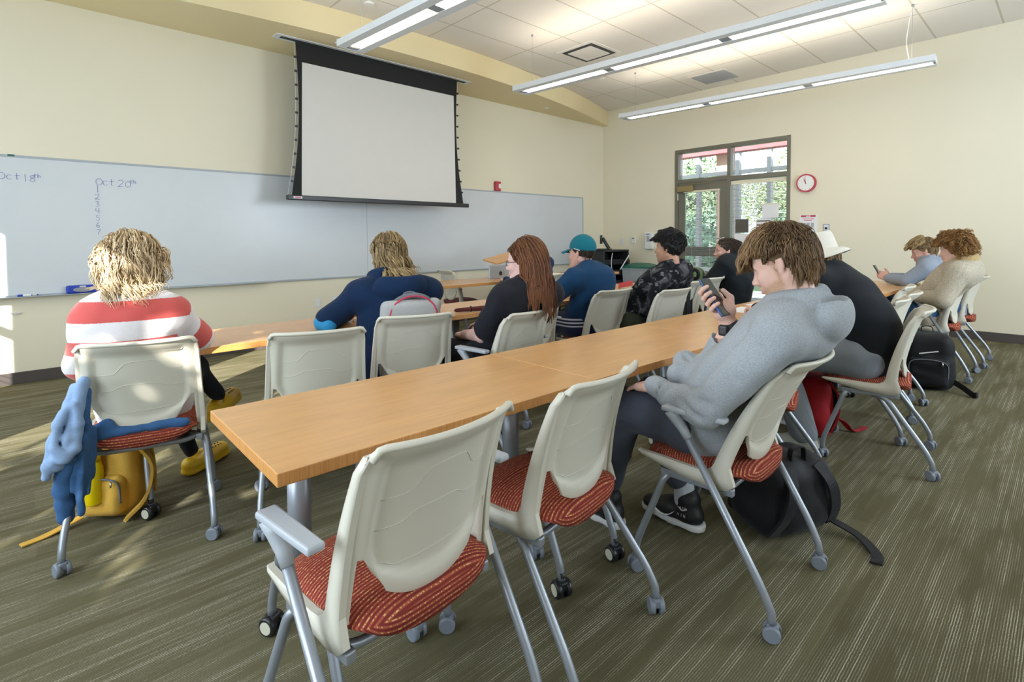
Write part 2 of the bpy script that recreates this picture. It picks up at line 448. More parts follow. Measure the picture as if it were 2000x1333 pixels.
# ------------------------------------------------------------------ the room: x east along the whiteboard wall, y north towards it
W_N, W_E, W_W, W_S, Z_C, Z_SOF = 6.2525, 8.2424, -1.9, -2.4, 3.6476, 3.372
def struct(name, me, m, parent=None):
    o = put(name, me, m, parent)
    if parent is None: o['kind'] = 'structure'
    return o
def sbox(name, lo, hi, m, parent=None, bev=0.):
    bm = bmesh.new(); bx(bm, lo, hi, bev); return struct(name, bm_mesh(bm), m, parent)
def wall_with_holes(name, axis, at, thick, a0, a1, z1, holes, m):
    """wall plane across `axis` at `at`..`at+thick`; holes = (a_lo, a_hi, z_lo, z_hi)"""
    A = sorted({a0, a1, *[h[0] for h in holes], *[h[1] for h in holes]}); Z = sorted({0., z1, *[h[2] for h in holes], *[h[3] for h in holes]})
    bm = bmesh.new()
    for i in range(len(A) - 1):
        for j in range(len(Z) - 1):
            ca, cz = (A[i] + A[i + 1]) / 2, (Z[j] + Z[j + 1]) / 2
            if any(h[0] < ca < h[1] and h[2] < cz < h[3] for h in holes): continue
            lo, hi = [0, 0, Z[j]], [0, 0, Z[j + 1]]
            lo[axis], hi[axis] = min(at, at + thick), max(at, at + thick); lo[1 - axis], hi[1 - axis] = A[i], A[i + 1]
            bx(bm, lo, hi)
    bmesh.ops.remove_doubles(bm, verts=bm.verts, dist=1e-5)
    # drop the faces two neighbouring blocks share
    seen = {}
    for f in bm.faces: seen.setdefault(tuple(sorted(v.index for v in f.verts)), []).append(f)
    bm.verts.index_update(); seen = {}
    for f in list(bm.faces): seen.setdefault(tuple(sorted(v.index for v in f.verts)), []).append(f)
    bmesh.ops.delete(bm, geom=[f for fs in seen.values() if len(fs) > 1 for f in fs], context='FACES')
    return struct(name, bm_mesh(bm), m)
sbox('floor', (W_W - .15, W_S - .15, -.1), (W_E + .15, W_N + .15, 0), 'carpet')
sbox('ceiling', (W_W - .15, W_S - .15, Z_C), (W_E + .15, W_N + .15, Z_C + .12), 'ceiling_tiles')
sbox('wall_north', (W_W - .15, W_N, 0), (W_E + .15, W_N + .15, Z_C), 'paint')
DO = (2.857, 4.714, 0., 2.72)
wall_with_holes('wall_east', 0, W_E, .16, W_S, W_N, Z_C, [DO], 'paint')
WEST_WIN = [(.15, 1.6, .75, 2.75), (2.3, 3.1, .75, 2.75), (4.60, 5.5, .75, 2.60)]
wall_with_holes('wall_west', 0, W_W, -.15, W_S, W_N, Z_C, WEST_WIN, 'paint')
SOUTH_WIN = [(1.0, 2.4, .8, 2.75), (4.2, 5.7, .8, 2.75), (6.5, 7.7, .8, 2.75)]
wall_with_holes('wall_south', 1, W_S, -.15, W_W - .15, W_E + .15, Z_C, SOUTH_WIN, 'paint')
def base(name, lo, hi): return sbox(name, lo, hi, 'baseboard', bev=.003)
base('baseboard_north', (W_W, W_N - .012, 0), (W_E, W_N, .102))
base('baseboard_east', (W_E - .012, W_S, 0), (W_E, DO[0] - .001, .102)); base('baseboard_east_corner', (W_E - .012, DO[1] + .001, 0), (W_E, W_N - .013, .102))
base('baseboard_west', (W_W, W_S, 0), (W_W + .012, W_N, .102)); base('baseboard_south', (W_W, W_S, 0), (W_E, W_S + .012, .102))
# curved soffit along the whiteboard wall
bm = bmesh.new(); X = [W_W + (W_E - W_W) * i / 48 for i in range(49)]
prism(bm, [(x, 5.305 + .0335 * (x - 3.25) ** 2) for x in X] + [(W_E, W_N), (W_W, W_N)], 2, Z_SOF, Z_C)
struct('trim_soffit', bm_mesh(bm), 'paint_soffit')
def window_frame(n, axis, at, h):
    a0, a1, z0, z1 = h; bm = bmesh.new(); t = .05
    def b(u0, u1, w0, w1):
        lo, hi = [0, 0, w0], [0, 0, w1]; lo[axis], hi[axis] = at - .04, at + .04; lo[1 - axis], hi[1 - axis] = u0, u1; bx(bm, lo, hi)
    b(a0, a1, z0, z0 + t); b(a0, a1, z1 - t, z1); b(a0, a0 + t, z0 + t, z1 - t); b(a1 - t, a1, z0 + t, z1 - t)
    b(a0 + t, a1 - t, (z0 + z1) / 2 - .02, (z0 + z1) / 2 + .02)
    return struct('window_%d' % n, bm_mesh(bm), 'bronze_frame')
for i, h in enumerate(SOUTH_WIN): window_frame(i + 2, 1, W_S - .07, h)
for i, h in enumerate(WEST_WIN):
    w = window_frame(i + 5, 0, W_W - .07, h)
    if i == 2:   # blind let down over the lower part of this one
        bm = bmesh.new()
        for k in range(19):
            z = .84 + k * .050
            bx(bm, (W_W - .012, h[0] + .02, z - .001), (W_W + .018, h[1] - .02, z + .001), rot=Matrix.Rotation(.5, 3, 'Y'))
        put('blind', bm_mesh(bm), 'slat', w)

# door, sidelight and transoms in the east wall
def glazed(): pass
yD0, yD1, yM0, yM1 = 3.80, 4.655, 3.745, 3.80
bm = bmesh.new(); xf0, xf1 = W_E - .012, W_E + .14
bx(bm, (xf0, 4.655, 0), (xf1, DO[1], DO[3])); bx(bm, (xf0, DO[0], 0), (xf1, DO[0] + .05, DO[3])); bx(bm, (xf0, DO[0] + .05, DO[3] - .055), (xf1, 4.655, DO[3]))
bx(bm, (xf0, yM0, 0), (xf1, yM1, DO[3] - .055)); bx(bm, (xf0, DO[0] + .05, 2.135), (xf1, yM0, 2.20)); bx(bm, (xf0, yM1, 2.15), (xf1, 4.655, 2.215))
bx(bm, (xf0, DO[0] + .05, 0), (xf1, yM0, .12))
frame = struct('window_1', bm_mesh(bm), 'bronze_frame')
def pane(y0, y1, z0, z1, x, par, name='glass_pane'):
    return box_obj(name, (x - .003, y0, z0), (x + .003, y1, z1), 'window_glass', par)
pane(yM1, 4.655, 2.215, DO[3] - .055, W_E + .09, frame); pane(DO[0] + .05, yM0, 2.20, DO[3] - .055, W_E + .09, frame); pane(DO[0] + .05, yM0, .12, 2.135, W_E + .09, frame)
bm = bmesh.new(); xd0, xd1 = W_E + .0, W_E + .045
bx(bm, (xd0, 3.805, .01), (xd1, 3.925, 2.145)); bx(bm, (xd0, 4.53, .01), (xd1, 4.65, 2.145)); bx(bm, (xd0, 3.925, 2.01), (xd1, 4.53, 2.145))
bx(bm, (xd0, 3.925, .92), (xd1, 4.53, 1.07)); bx(bm, (xd0, 3.925, .01), (xd1, 4.53, .26))
door = struct('door_1', bm_mesh(bm), 'bronze_frame')
pane(3.925, 4.53, 1.07, 2.01, W_E + .035, door); pane(3.925, 4.53, .26, .92, W_E + .035, door)
bm = bmesh.new(); bx(bm, (W_E - .065, 4.36, 2.0), (W_E - .002, 4.645, 2.10), .008); cyl(bm, (W_E - .04, 4.40, 2.10), (W_E - .04, 4.40, 2.125), .012); strap(bm, [(W_E - .04, 4.40, 2.12), (W_E - .035, 4.18, 2.128), (W_E - .015, 4.05, 2.14)], .022, .006, (1, 0, 0))
put('door_closer', bm_mesh(bm), 'brass_arm', door)
bm = bmesh.new(); cyl(bm, (W_E - .012, 3.86, 1.21), (W_E, 3.86, 1.21), .03); cyl(bm, (W_E - .045, 3.86, 1.21), (W_E - .01, 3.86, 1.21), .009); tube(bm, [(W_E - .045, 3.86, 1.21), (W_E - .045, 3.90, 1.212), (W_E - .04, 3.96, 1.208)], .008)
put('door_handle', bm_mesh(bm), 'chrome', door)
for z in (1.92, 1.1, .25): box_obj('hinge', (W_E - .016, 4.645, z - .055), (W_E - .002, 4.665, z + .055), 'chrome', door)
def blinds(name, y0, y1, z0, z1, x, head, label, tilt):
    t = thing(name, label, 'blind', (x, (y0 + y1) / 2, z0))
    L = lambda lo, hi: ((lo[0] - x, lo[1] - (y0 + y1) / 2, lo[2] - z0), (hi[0] - x, hi[1] - (y0 + y1) / 2, hi[2] - z0))
    box_obj('headrail', *L((x - .02, y0 - .03, z1), (x + .02, y1 + .03, z1 + head)), 'cream_blind', t, .004)
    bm = bmesh.new(); n = int((z1 - z0) / .0222)
    for k in range(n):
        zz = z0 + (k + .5) * (z1 - z0) / n
        lo, hi = L((x - .0125, y0, zz - .0006), (x + .0125, y1, zz + .0006)); bx(bm, lo, hi, rot=Matrix.Rotation(tilt, 3, 'Y'))
    put('slats', bm_mesh(bm), 'slat', t)
    bm = bmesh.new()
    for f in (.22, .78):
        y = y0 + (y1 - y0) * f; a, b = L((x - .013, y, z0), (x, y, z1)); tube(bm, [(a[0], a[1], a[2]), (a[0], a[1], b[2])], .0018, 5)
    put('ladder_cord', bm_mesh(bm), 'white_plastic', t)
    return t
blinds('door_blind', 3.945, 4.51, .30, 1.985, W_E - .016, .028, 'narrow venetian blind hanging over the glass of the door', .30)
blinds('sidelight_blind', 2.925, 3.72, .15, 2.062, W_E + .035, .062, 'wide venetian blind hanging in the sidelight window right of the door', .25)
# papers on the glass
def sheet(name, label, x, y0, y1, z0, z1, m, cat='paper', group=None, t=.003):
    return tag(box_obj(name, (x - t, y0, z0), (x, y1, z1), m), label, cat, group)
sheet('notice', 'dark printed notice taped to the sidelight glass', W_E + .012, 3.463, 3.666, 1.30, 1.51, 'paper_dark')
sheet('notice', 'plain white notice on the glass below the dark one', W_E + .012, 3.43, 3.68, 1.06, 1.285, 'paper')
n3 = sheet('notice', 'white notice with grey bars on the sidelight glass', W_E + .012, 3.128, 3.345, 1.05, 1.51, 'paper')
for z in (1.475, 1.415, 1.20): box_obj('printed_bar', (W_E + .0075, 3.135, z - .010), (W_E + .009, 3.338, z + .010), 'paper_dark', n3)
n4 = sheet('notice', 'pale translucent poster with a top strip on the sidelight glass', W_E + .012, 3.02, 3.26, 1.52, 1.72, 'paper')
box_obj('top_strip', (W_E + .004, 3.01, 1.72), (W_E + .012, 3.32, 1.74), 'cream_blind', n4)

# ---------------------------------------------------------------- outside the door
sbox('ground_outside', (W_E + .3, -14, -.15), (60, 34, -.02), 'lawn')
sbox('path_outside', (W_E + .15, -4, -.14), (12.2, 12, -.01), 'ceil_white')
bm = bmesh.new(); XF = 10.0
for y in (2.3, 3.84, 4.42, 5.22, 6.4):
    bx(bm, (XF, y - .035, -.02), (XF + .12, y + .035, 2.96))
bx(bm, (XF + .012, .6, 2.44), (XF + .1, 7.2, 2.51)); bx(bm, (XF + .012, .6, .55), (XF + .1, 7.2, .63)); bx(bm, (XF + .012, .6, -.01), (XF + .1, 7.2, .08))
struct('window_9', bm_mesh(bm), 'ext_frame')
sbox('beam_outside', (XF - .05, .0, 2.86), (XF + .2, 7.6, 3.2), 'ext_red')
sbox('pillar_outside', (XF + .25, 4.62, -.02), (XF + .62, 4.95, 3.2), 'ext_stucco')
def tree(x, y, h, r, label, mat, seed, n=6000, leaf=.55):
    rr = random.Random(seed); t = thing('tree', label, 'tree', (x, y, 0))
    bm = bmesh.new(); tube(bm, [(0, 0, -.05), (.05, 0, h * .3), (-.05, .1, h * .7)], [.16, .12, .05], 8)
    for k in range(5):
        a = k * 1.26; tube(bm, [(0, 0, h * (.25 + .06 * k)), (math.cos(a) * r * .5, math.sin(a) * r * .5, h * (.45 + .07 * k))], [.06, .02], 6)
    put('trunk', bm_mesh(bm), 'bark', t)
    g = np.random.default_rng(seed)
    d = g.normal(size=(n, 3)); d /= np.linalg.norm(d, axis=1)[:, None]; q = d * (g.random(n) ** .35)[:, None]
    lump = 1 + .22 * np.sin(q[:, 0] * 7 + seed) * np.sin(q[:, 1] * 6 + 2) + .15 * np.sin(q[:, 2] * 9)
    c = q * lump[:, None] * np.array([r, r, h * .47]) + np.array([0, 0, h * .55])
    c[:, 2] = np.maximum(c[:, 2], .12)
    u = g.normal(size=(n, 3)); u /= np.linalg.norm(u, axis=1)[:, None]; v = np.cross(u, d); v /= np.linalg.norm(v, axis=1)[:, None] + 1e-6
    s = leaf * (.07 + .10 * g.random(n))[:, None]
    V = np.stack([c - u * s, c - v * s * .55, c + u * s, c + v * s * .55], 1).reshape(-1, 3)
    me = np_mesh(V, np.arange(4 * n).reshape(-1, 4)); me.polygons.foreach_set('use_smooth', np.zeros(len(me.polygons), bool))
    put('crown', me, mat, t)
    return t
for i, (x, y, h, r, m, l) in enumerate([
        (21.5, 15.6, 5.0, 2.0, 'leaf_b', 'bushy green tree outside the door, furthest towards the north'), (15.2, 8.1, 3.7, 1.35, 'leaf_a', 'bushy green tree outside seen through the door glass'),
        (20.0, 10.2, 4.6, 1.9, 'leaf_c', 'pale green tree outside behind the porch pillar'), (15.5, 4.9, 3.5, 1.3, 'leaf_c', 'yellow-green tree outside in the middle of the sidelight'),
        (21.0, 5.6, 4.0, 1.6, 'leaf_b', 'darker green tree outside behind the yellow-green one'), (15.0, 2.3, 2.9, 1.25, 'leaf_a', 'low green tree outside at the right edge of the sidelight'),
        (27.5, 17.0, 5.2, 2.2, 'leaf_a', 'distant green tree outside above the low bushes'), (13.2, 9.8, 1.9, .95, 'leaf_a', 'round bush outside low behind the door glass'), (13.2, 4.2, 1.7, .9, 'leaf_b', 'round bush outside low behind the sidelight papers'), (13.3, 6.7, 1.8, .95, 'leaf_b', 'round bush outside below the porch pillar'),
        (25.0, 8.6, 4.9, 2.2, 'leaf_c', 'distant pale tree outside above the sidelight notices')]):
    tree(x, y, h, r, l, m, 11 + i)

# ---------------------------------------------------------------- whiteboard
BY = W_N - .012
wb = thing('whiteboard', 'long white dry-erase board across the whole front wall', 'whiteboard', (0, BY, 0))
box_obj('board_panel', (-1.5, -.006, .772), (7.60, .012, 1.972), 'whiteboard_face', wb)
bm = bmesh.new(); bx(bm, (-1.5, -.014, 1.966), (7.615, .012, 1.985), .002); bx(bm, (7.598, -.014, .765), (7.615, .012, 1.985), .002); bx(bm, (-1.5, -.014, .757), (7.615, .012, .775), .002)
put('frame', bm_mesh(bm), 'silver_plastic', wb)
for x in (.62 - 1.8, 3.25): box_obj('panel_seam', (x - .0025, -.0072, .775), (x + .0025, -.005, 1.968), 'silver_plastic', wb)
bm = bmesh.new(); bx(bm, (-1.45, -.075, .757), (2.0, -.01, .764), .002); put('marker_tray', bm_mesh(bm), 'silver_plastic', wb)
# handwriting: pen strokes in board coordinates (x right, z up)
GL = {'O': [[(.5, 1), (.1, .8), (0, .4), (.2, .05), (.6, 0), (.95, .3), (.95, .7), (.6, 1), (.4, .95)]], 'c': [[(.8, .6), (.4, .7), (.1, .45), (.2, .1), (.5, 0), (.8, .12)]],
      't': [[(.4, 1), (.42, .1), (.6, 0)], [(.05, .62), (.85, .66)]], '2': [[(.05, .8), (.3, 1), (.7, .95), (.75, .65), (.3, .25), (.0, .02), (.4, .08), (.9, .0)]],
      '0': [[(.45, .9), (.1, .6), (.1, .2), (.4, 0), (.75, .2), (.8, .65), (.45, .9)]], 'h': [[(.15, 1), (.15, 0)], [(.15, .4), (.5, .6), (.7, .4), (.72, 0)]],
      '1': [[(.4, 1), (.42, 0)]], '8': [[(.6, .95), (.2, .8), (.3, .55), (.7, .4), (.7, .1), (.4, 0), (.15, .15), (.3, .45), (.7, .7), (.6, .95)]],
      '3': [[(.1, .9), (.5, 1), (.7, .8), (.35, .55), (.75, .35), (.6, .05), (.1, .05)]], '4': [[(.15, 1), (.1, .5), (.75, .5)], [(.7, 1), (.68, 0)]],
      '5': [[(.8, 1), (.25, .95), (.2, .6), (.6, .6), (.75, .3), (.5, 0), (.1, .08)]], '6': [[(.6, 1), (.2, .6), (.15, .2), (.45, 0), (.7, .2), (.5, .42), (.2, .3)]],
      '7': [[(.1, .9), (.85, 1), (.5, .4), (.4, 0)]], '.': [[(.1, .02), (.14, .0)]]}
def write(bm, text, x, z, h, adv, r=.0016):
    for ch in text:
        for st in GL.get(ch, []):
            P = smooth_line([(x + a * h * .8, -.0085, z + b * h) for a, b in st], 4) if len(st) > 2 else [(x + a * h * .8, -.0085, z + b * h) for a, b in st]
            tube(bm, P, r, 5)
        x += adv * h
bm = bmesh.new()
write(bm, 'Oct', .508, 1.765, .06, .80); write(bm, '20', .672, 1.755, .066, .85); write(bm, 'th', .762, 1.795, .036, .8)
put('handwriting', bm_mesh(bm), 'ink_blue', wb); bm = bmesh.new(); write(bm, 'Oct', -.145, 1.775, .055, .9); write(bm, '18', .005, 1.762, .062, .7); write(bm, 'th', .075, 1.80, .035, .8)
put('handwriting', bm_mesh(bm), 'ink_blue', wb); bm = bmesh.new()
for i, ch in enumerate('1234567'): write(bm, ch + ('.' if ch == '7' else ''), .497, 1.695 - i * .0655, .048 if i else .065, .9)
put('handwriting', bm_mesh(bm), 'ink_blue', wb)
# eraser and markers on the tray
t = thing('board_eraser', 'blue whiteboard eraser with grey felt oval on the tray', 'eraser', (.375, BY - .045, .764))
bm = bmesh.new(); bx(bm, (-.11, -.022, 0), (.11, .022, .074), .016, 3); put('body', bm_mesh(bm), 'blue_plastic', t, smooth=False)
bm = bmesh.new(); bmesh.ops.create_uvsphere(bm, u_segments=24, v_segments=10, radius=1.); bmesh.ops.scale(bm, vec=(.072, .004, .022), verts=bm.verts); bmesh.ops.translate(bm, vec=(.01, -.022, .034), verts=bm.verts); put('felt_oval', bm_mesh(bm), 'grey_felt', t, smooth=True)
bm = bmesh.new(); bx(bm, (-.015, -.0235, .058), (.03, -.0215, .068)); put('logo_patch', bm_mesh(bm), 'white_plastic', t)
t = thing('board_marker', 'blue and white dry-erase marker lying on the tray', 'marker', (-.02, BY - .045, .773))
bm = bmesh.new(); cyl(bm, (-.035, 0, 0), (.0, 0, 0), .009, 14); put('cap', bm_mesh(bm), 'blue_plastic', t); bm = bmesh.new(); cyl(bm, (.0, 0, 0), (.09, 0, 0), .0085, 14); put('barrel', bm_mesh(bm), 'white_plastic', t); bm = bmesh.new(); cyl(bm, (.055, 0, 0), (.10, 0, 0), .0088, 14, .006); put('end_plug', bm_mesh(bm), 'blue_plastic', t)
t = thing('tape', 'small teal tab on the top edge of the whiteboard', 'tape'); box_obj('tab', (-.08, BY - .016, 1.972), (-.035, BY - .013, 1.988), 'green_plastic', t)

# ---------------------------------------------------------------- projection screen
SY = 5.72
sc = thing('projection_screen', 'large pulled-down projection screen with black borders', 'projection screen', (3.27, SY, 0))
def tabpoly(x0, x1, xb0, xb1, z0, z1, n=14):
    """fabric outline that flares towards the bottom bar"""
    L, Rr = [], []
    for i in range(n + 1):
        t = i / n; z = z1 + (z0 - z1) * t; f = t ** 3
        w = .028 * math.sin(PI * min(t * 1.05, 1)); L.append((x0 + (xb0 - x0) * f + w, z)); Rr.append((x1 + (xb1 - x1) * f - w, z))
    return L + Rr[::-1]
o = 3.27
bm = bmesh.new(); prism(bm, [(a - o, b) for a, b in tabpoly(2.186, 4.333, 2.115, 4.42, 1.715, 3.36)], 1, -.002, .002); put('black_border', bm_mesh(bm), 'screen_black', sc)
bm = bmesh.new(); prism(bm, [(2.252 - o, 3.15), (4.273 - o, 3.15), (4.292 - o, 1.716), (2.218 - o, 1.716)], 1, -.006, -.0025); put('screen_fabric', bm_mesh(bm), 'screen_white', sc)
bm = bmesh.new(); bx(bm, (2.06 - o, -.03, 1.665), (4.50 - o, .03, 1.718), .008); put('bottom_bar', bm_mesh(bm), 'black_metal', sc)
bm = bmesh.new(); bx(bm, (2.12 - o, -.0325, 1.682), (2.21 - o, -.0295, 1.704)); put('maker_plate', bm_mesh(bm), 'paper', sc)
bm = bmesh.new(); bx(bm, (2.132 - o, -.0335, 1.688), (2.198 - o, -.032, 1.698)); put('maker_plate_print', bm_mesh(bm), 'red_plastic', sc)
for s, xs in ((-1, 2.175), (1, 4.345)):
    bm = bmesh.new(); P = [(xs - o + s * .004 - s * .012 * math.sin(PI * i / 12) + s * .10 * (i / 12) ** 3, 0, 3.34 - i * 1.62 / 12) for i in range(13)]
    tube(bm, P, .002, 5); put('tension_cord', bm_mesh(bm), 'white_metal', sc)
    for i in range(1, 11):
        t = i / 11; z = 3.34 - t * 1.62; xx = xs - o - s * .016 * math.sin(PI * t) + s * .08 * t ** 3
        bm = bmesh.new(); bx(bm, (xx - .014, -.006, z - .012), (xx + .014, .006, z + .012), .003); put('cord_tab', bm_mesh(bm), 'black_metal', sc)
bm = bmesh.new(); bx(bm, (1.97 - o, -.075, Z_SOF - .006), (4.53 - o, .075, Z_SOF - .0005)); put('ceiling_slot_trim', bm_mesh(bm), 'white_metal', sc)
bm = bmesh.new(); bx(bm, (2.03 - o, -.03, Z_SOF - .0075), (4.47 - o, .03, Z_SOF - .0055)); put('slot', bm_mesh(bm), 'dark_slot', sc)

# ---------------------------------------------------------------- pendant lights
def pendant(cx, label, warm):
    t = thing('pendant_light', label, 'pendant light', (cx, 2.82, 3.0), math.radians(4.2), 'linear pendant lights')
    L, w = 1.815, .135
    bm = bmesh.new(); prism(bm, [(-w, .0), (-w, .058), (-.07, .066), (.07, .066), (w, .058), (w, .0), (.055, .0), (.055, .012), (-.055, .012), (-.055, .0)], 1, -L, L)
    bx(bm, (-w, -L - .006, 0), (w, -L, .066)); bx(bm, (-w, L, 0), (w, L + .006, .066))
    put('housing', bm_mesh(bm), 'white_metal', t)
    for k in range(3):
        a = L - .10 - k * 1.21
        bm = bmesh.new(); bx(bm, (-.046, a - 1.09, .001), (.046, a, .009)); put('lamp_strip', bm_mesh(bm), 'lamp_warm' if k in warm else 'lamp_white', t)
    for a in (L - .02, L - 1.25, L - 2.46, -L + .04):
        bm = bmesh.new(); bx(bm, (-.046, a - .05 if a > -L + .1 else a - .03, .002), (.046, a + .04 if a < L - .1 else a, .010)); put('spacer', bm_mesh(bm), 'silver', t)
    for y in (-1.62, 1.62):
        bm = bmesh.new(); tube(bm, [(0, y, .066), (0, y, Z_C - 3.0)], .0014, 5); cyl(bm, (0, y, .066), (0, y, .09), .006, 8); cyl(bm, (0, y, Z_C - 3.02), (0, y, Z_C - 3.), .012, 10); put('suspension_cable', bm_mesh(bm), 'silver', t)
    return t
pendant(2.41, 'linear pendant light nearest the projection screen', (0,))
pendant(4.60, 'linear pendant light in the middle of the ceiling', (2,))
t = pendant(6.74, 'linear pendant light nearest the door wall', ())
bm = bmesh.new(); tube(bm, smooth_line([(.02, -1.60, .066), (-.03, -1.58, .2), (.025, -1.57, .3), (.03, -1.6, .55), (.0, -1.66, .647)]), .004, 6); put('power_cord', bm_mesh(bm), 'white_plastic', t)
# ceiling fittings
t = thing('air_diffuser', 'square ceiling air diffuser with dark slots', 'vent', (5.45, 4.36, Z_C))
bm = bmesh.new(); bx(bm, (-.30, -.29, -.006), (.30, .29, 0)); put('frame', bm_mesh(bm), 'ceil_white', t)
bm = bmesh.new()
for lo, hi in (((-.25, -.24, -.012), (.25, -.19, -.004)), ((-.25, .19, -.012), (.25, .24, -.004)), ((-.25, -.19, -.012), (-.2, .19, -.004)), ((.2, -.19, -.012), (.25, .19, -.004))): bx(bm, lo, hi)
put('slot', bm_mesh(bm), 'dark_slot', t); box_obj('centre_plate', (-.2, -.19, -.02), (.2, .19, -.012), 'ceil_white', t, .004)
t = thing('return_grille', 'grey square return air grille in the ceiling near the door wall', 'vent', (7.69, 3.75, Z_C))
bm = bmesh.new(); bx(bm, (-.28, -.29, -.006), (.28, .29, 0)); put('frame', bm_mesh(bm), 'ceil_white', t)
bm = bmesh.new()
for i in range(24): bx(bm, (-.25, -.255 + i * .0217, -.012), (.25, -.245 + i * .0217, -.005))
put('louvres', bm_mesh(bm), 'silver_plastic', t)
def disc(name, label, x, y, z, r, h, m, cat):
    t = thing(name, label, cat, (x, y, z)); bm = bmesh.new(); cyl(bm, (0, 0, -h), (0, 0, 0), r * .9, 28, r); flat_tube(bm); put('body', bm_mesh(bm), m, t); return t
d = disc('smoke_detector', 'small round white detector on the ceiling above the screen', 2.65, 4.958, Z_C, .055, .02, 'white_plastic', 'detector')
d = disc('ceiling_speaker', 'flat round speaker set in the ceiling beside the square diffuser', 6.0, 4.40, Z_C, .12, .006, 'ceil_white', 'speaker')
d = disc('sprinkler_plate', 'small round plate on the soffit by the left of the screen', 2.57, 5.50, Z_SOF, .045, .012, 'white_plastic', 'sprinkler')
d = disc('sprinkler_plate', 'small round plate on the soffit towards the door corner', 6.34, 5.96, Z_SOF, .04, .012, 'white_plastic', 'sprinkler')
d = disc('sprinkler_plate', 'small round plate on the ceiling tiles near the soffit', 6.468, 4.931, Z_C, .04, .012, 'white_plastic', 'sprinkler')

# ---------------------------------------------------------------- wall fittings
t = thing('wall_clock', 'round wall clock with a red rim right of the door', 'clock', (W_E - .001, 2.637, 1.998))
bm = bmesh.new(); r = .128
for a, b, ra, rb in (((0, 0, 0), (-.045, 0, 0), r, r),): cyl(bm, a, b, ra, 48, rb)
flat_tube(bm); put('rim', bm_mesh(bm), 'red_plastic', t)
bm = bmesh.new(); cyl(bm, (-.0455, 0, 0), (-.047, 0, 0), .108, 48); flat_tube(bm); put('dial', bm_mesh(bm), 'clock_face', t)
def hand(name, ang, l, w, m):
    bm = bmesh.new(); bx(bm, (-.0495, -w, -.015), (-.048, w, l)); o = put(name, bm_mesh(bm), m, t); o.rotation_euler = (ang, 0, 0)
hand('minute_hand', math.radians(-8), .088, .003, 'red_plastic'); hand('hour_hand', math.radians(-30 * .95 + 2), .06, .004, 'red_plastic')
bm = bmesh.new()
for k in range(12):
    a = k * PI / 6; bx(bm, (-.0482, math.sin(a) * .094 - .002, math.cos(a) * .094 - .006), (-.0468, math.sin(a) * .094 + .002, math.cos(a) * .094 + .006))
put('hour_marks', bm_mesh(bm), 'grey_felt', t)
t = thing('safety_sign', 'white safety sign with a red heading strip on the wall under the clock', 'sign', (W_E - .001, 2.61, 1.36))
box_obj('sign_board', (-.006, -.115, -.18), (0, .115, .185), 'paper', t); box_obj('heading_strip', (-.008, -.095, .152), (-.006, .095, .178), 'red_plastic', t)
box_obj('heading_print', (-.009, -.03, .160), (-.008, .03, .170), 'paper', t)
bm = bmesh.new(); bx(bm, (-.0075, -.075, .122), (-.006, .075, .130)); bx(bm, (-.0075, -.055, .102), (-.006, .055, .110)); put('red_lines', bm_mesh(bm), 'red_plastic', t)
bm = bmesh.new()
for a in (-.055, .0, .055): bx(bm, (-.0075, a - .02, .0), (-.006, a + .02, .07))
put('grey_pictograms', bm_mesh(bm), 'silver_plastic', t)
t = thing('key_switch', 'small steel key switch plate right of the safety sign', 'switch', (W_E - .001, 2.378, 1.348))
box_obj('plate', (-.006, -.04, -.06), (0, .04, .06), 'silver', t, .003); bm = bmesh.new(); cyl(bm, (-.018, 0, 0), (-.006, 0, 0), .016, 18); put('key_barrel', bm_mesh(bm), 'dark', t); box_obj('inset', (-.008, -.028, -.03), (-.006, .028, .045), 'white_metal', t)
t = thing('light_switch', 'pale blue-white switch plate on the wall near the corner', 'switch', (W_E - .001, 5.809, 1.162)); box_obj('plate', (-.006, -.04, -.06), (0, .04, .06), 'white_plastic', t, .003); box_obj('rocker', (-.011, -.02, -.035), (-.006, .02, .035), 'white_metal', t, .002)
t = thing('thermostat', 'small white thermostat with a dark sensor between switch and dispenser', 'thermostat', (W_E - .001, 5.548, 1.19)); box_obj('body', (-.02, -.04, -.06), (0, .04, .06), 'white_plastic', t, .006); box_obj('display', (-.022, -.012, .018), (-.02, .018, .042), 'dark', t)
t = thing('soap_dispenser', 'tall white wall dispenser with a grey window left of the door', 'dispenser', (W_E - .001, 5.19, 1.175)); box_obj('body', (-.09, -.075, -.15), (0, .075, .15), 'white_plastic', t, .014); box_obj('window', (-.093, -.022, -.02), (-.088, .028, .085), 'silver_plastic', t, .002); box_obj('blue_label', (-.093, -.03, .105), (-.088, .035, .128), 'ink_blue', t)
t = thing('fire_alarm', 'small red fire alarm on the wall above the whiteboard', 'alarm', (5.495, W_N - .001, 2.06)); box_obj('body', (-.055, -.05, -.075), (.055, 0, .075), 'red_plastic', t, .008); box_obj('strobe', (.0, -.062, -.035), (.045, -.048, .035), 'white_plastic', t, .004)
for x, z, rd, l in ((2.594, .472, 0, 'white double outlet under the whiteboard, beside the first red-socket outlet'), (2.80, .48, 1, 'outlet with one red socket under the whiteboard, left pair'), (4.632, .447, 0, 'white double outlet under the board behind the front desk'), (4.774, .45, 2, 'outlet with two red sockets behind the front desk')):
    t = thing('wall_outlet', l, 'outlet', (x, W_N - .001, z)); box_obj('plate', (-.04, -.006, -.06), (.04, 0, .06), 'white_plastic', t, .003)
    for k, dz in enumerate((-.026, .026)): box_obj('socket', (-.017, -.010, dz - .016), (.017, -.006, dz + .016), 'red_plastic' if (rd == 2 or (rd == 1 and k == 0)) else 'clock_face', t, .003)
t = thing('cable_cover', 'short white cable stub on the wall under the far left of the board', 'cable cover', (-.07, W_N - .001, .62)); box_obj('body', (-.03, -.02, -.006), (.03, 0, .006), 'white_plastic', t, .003)
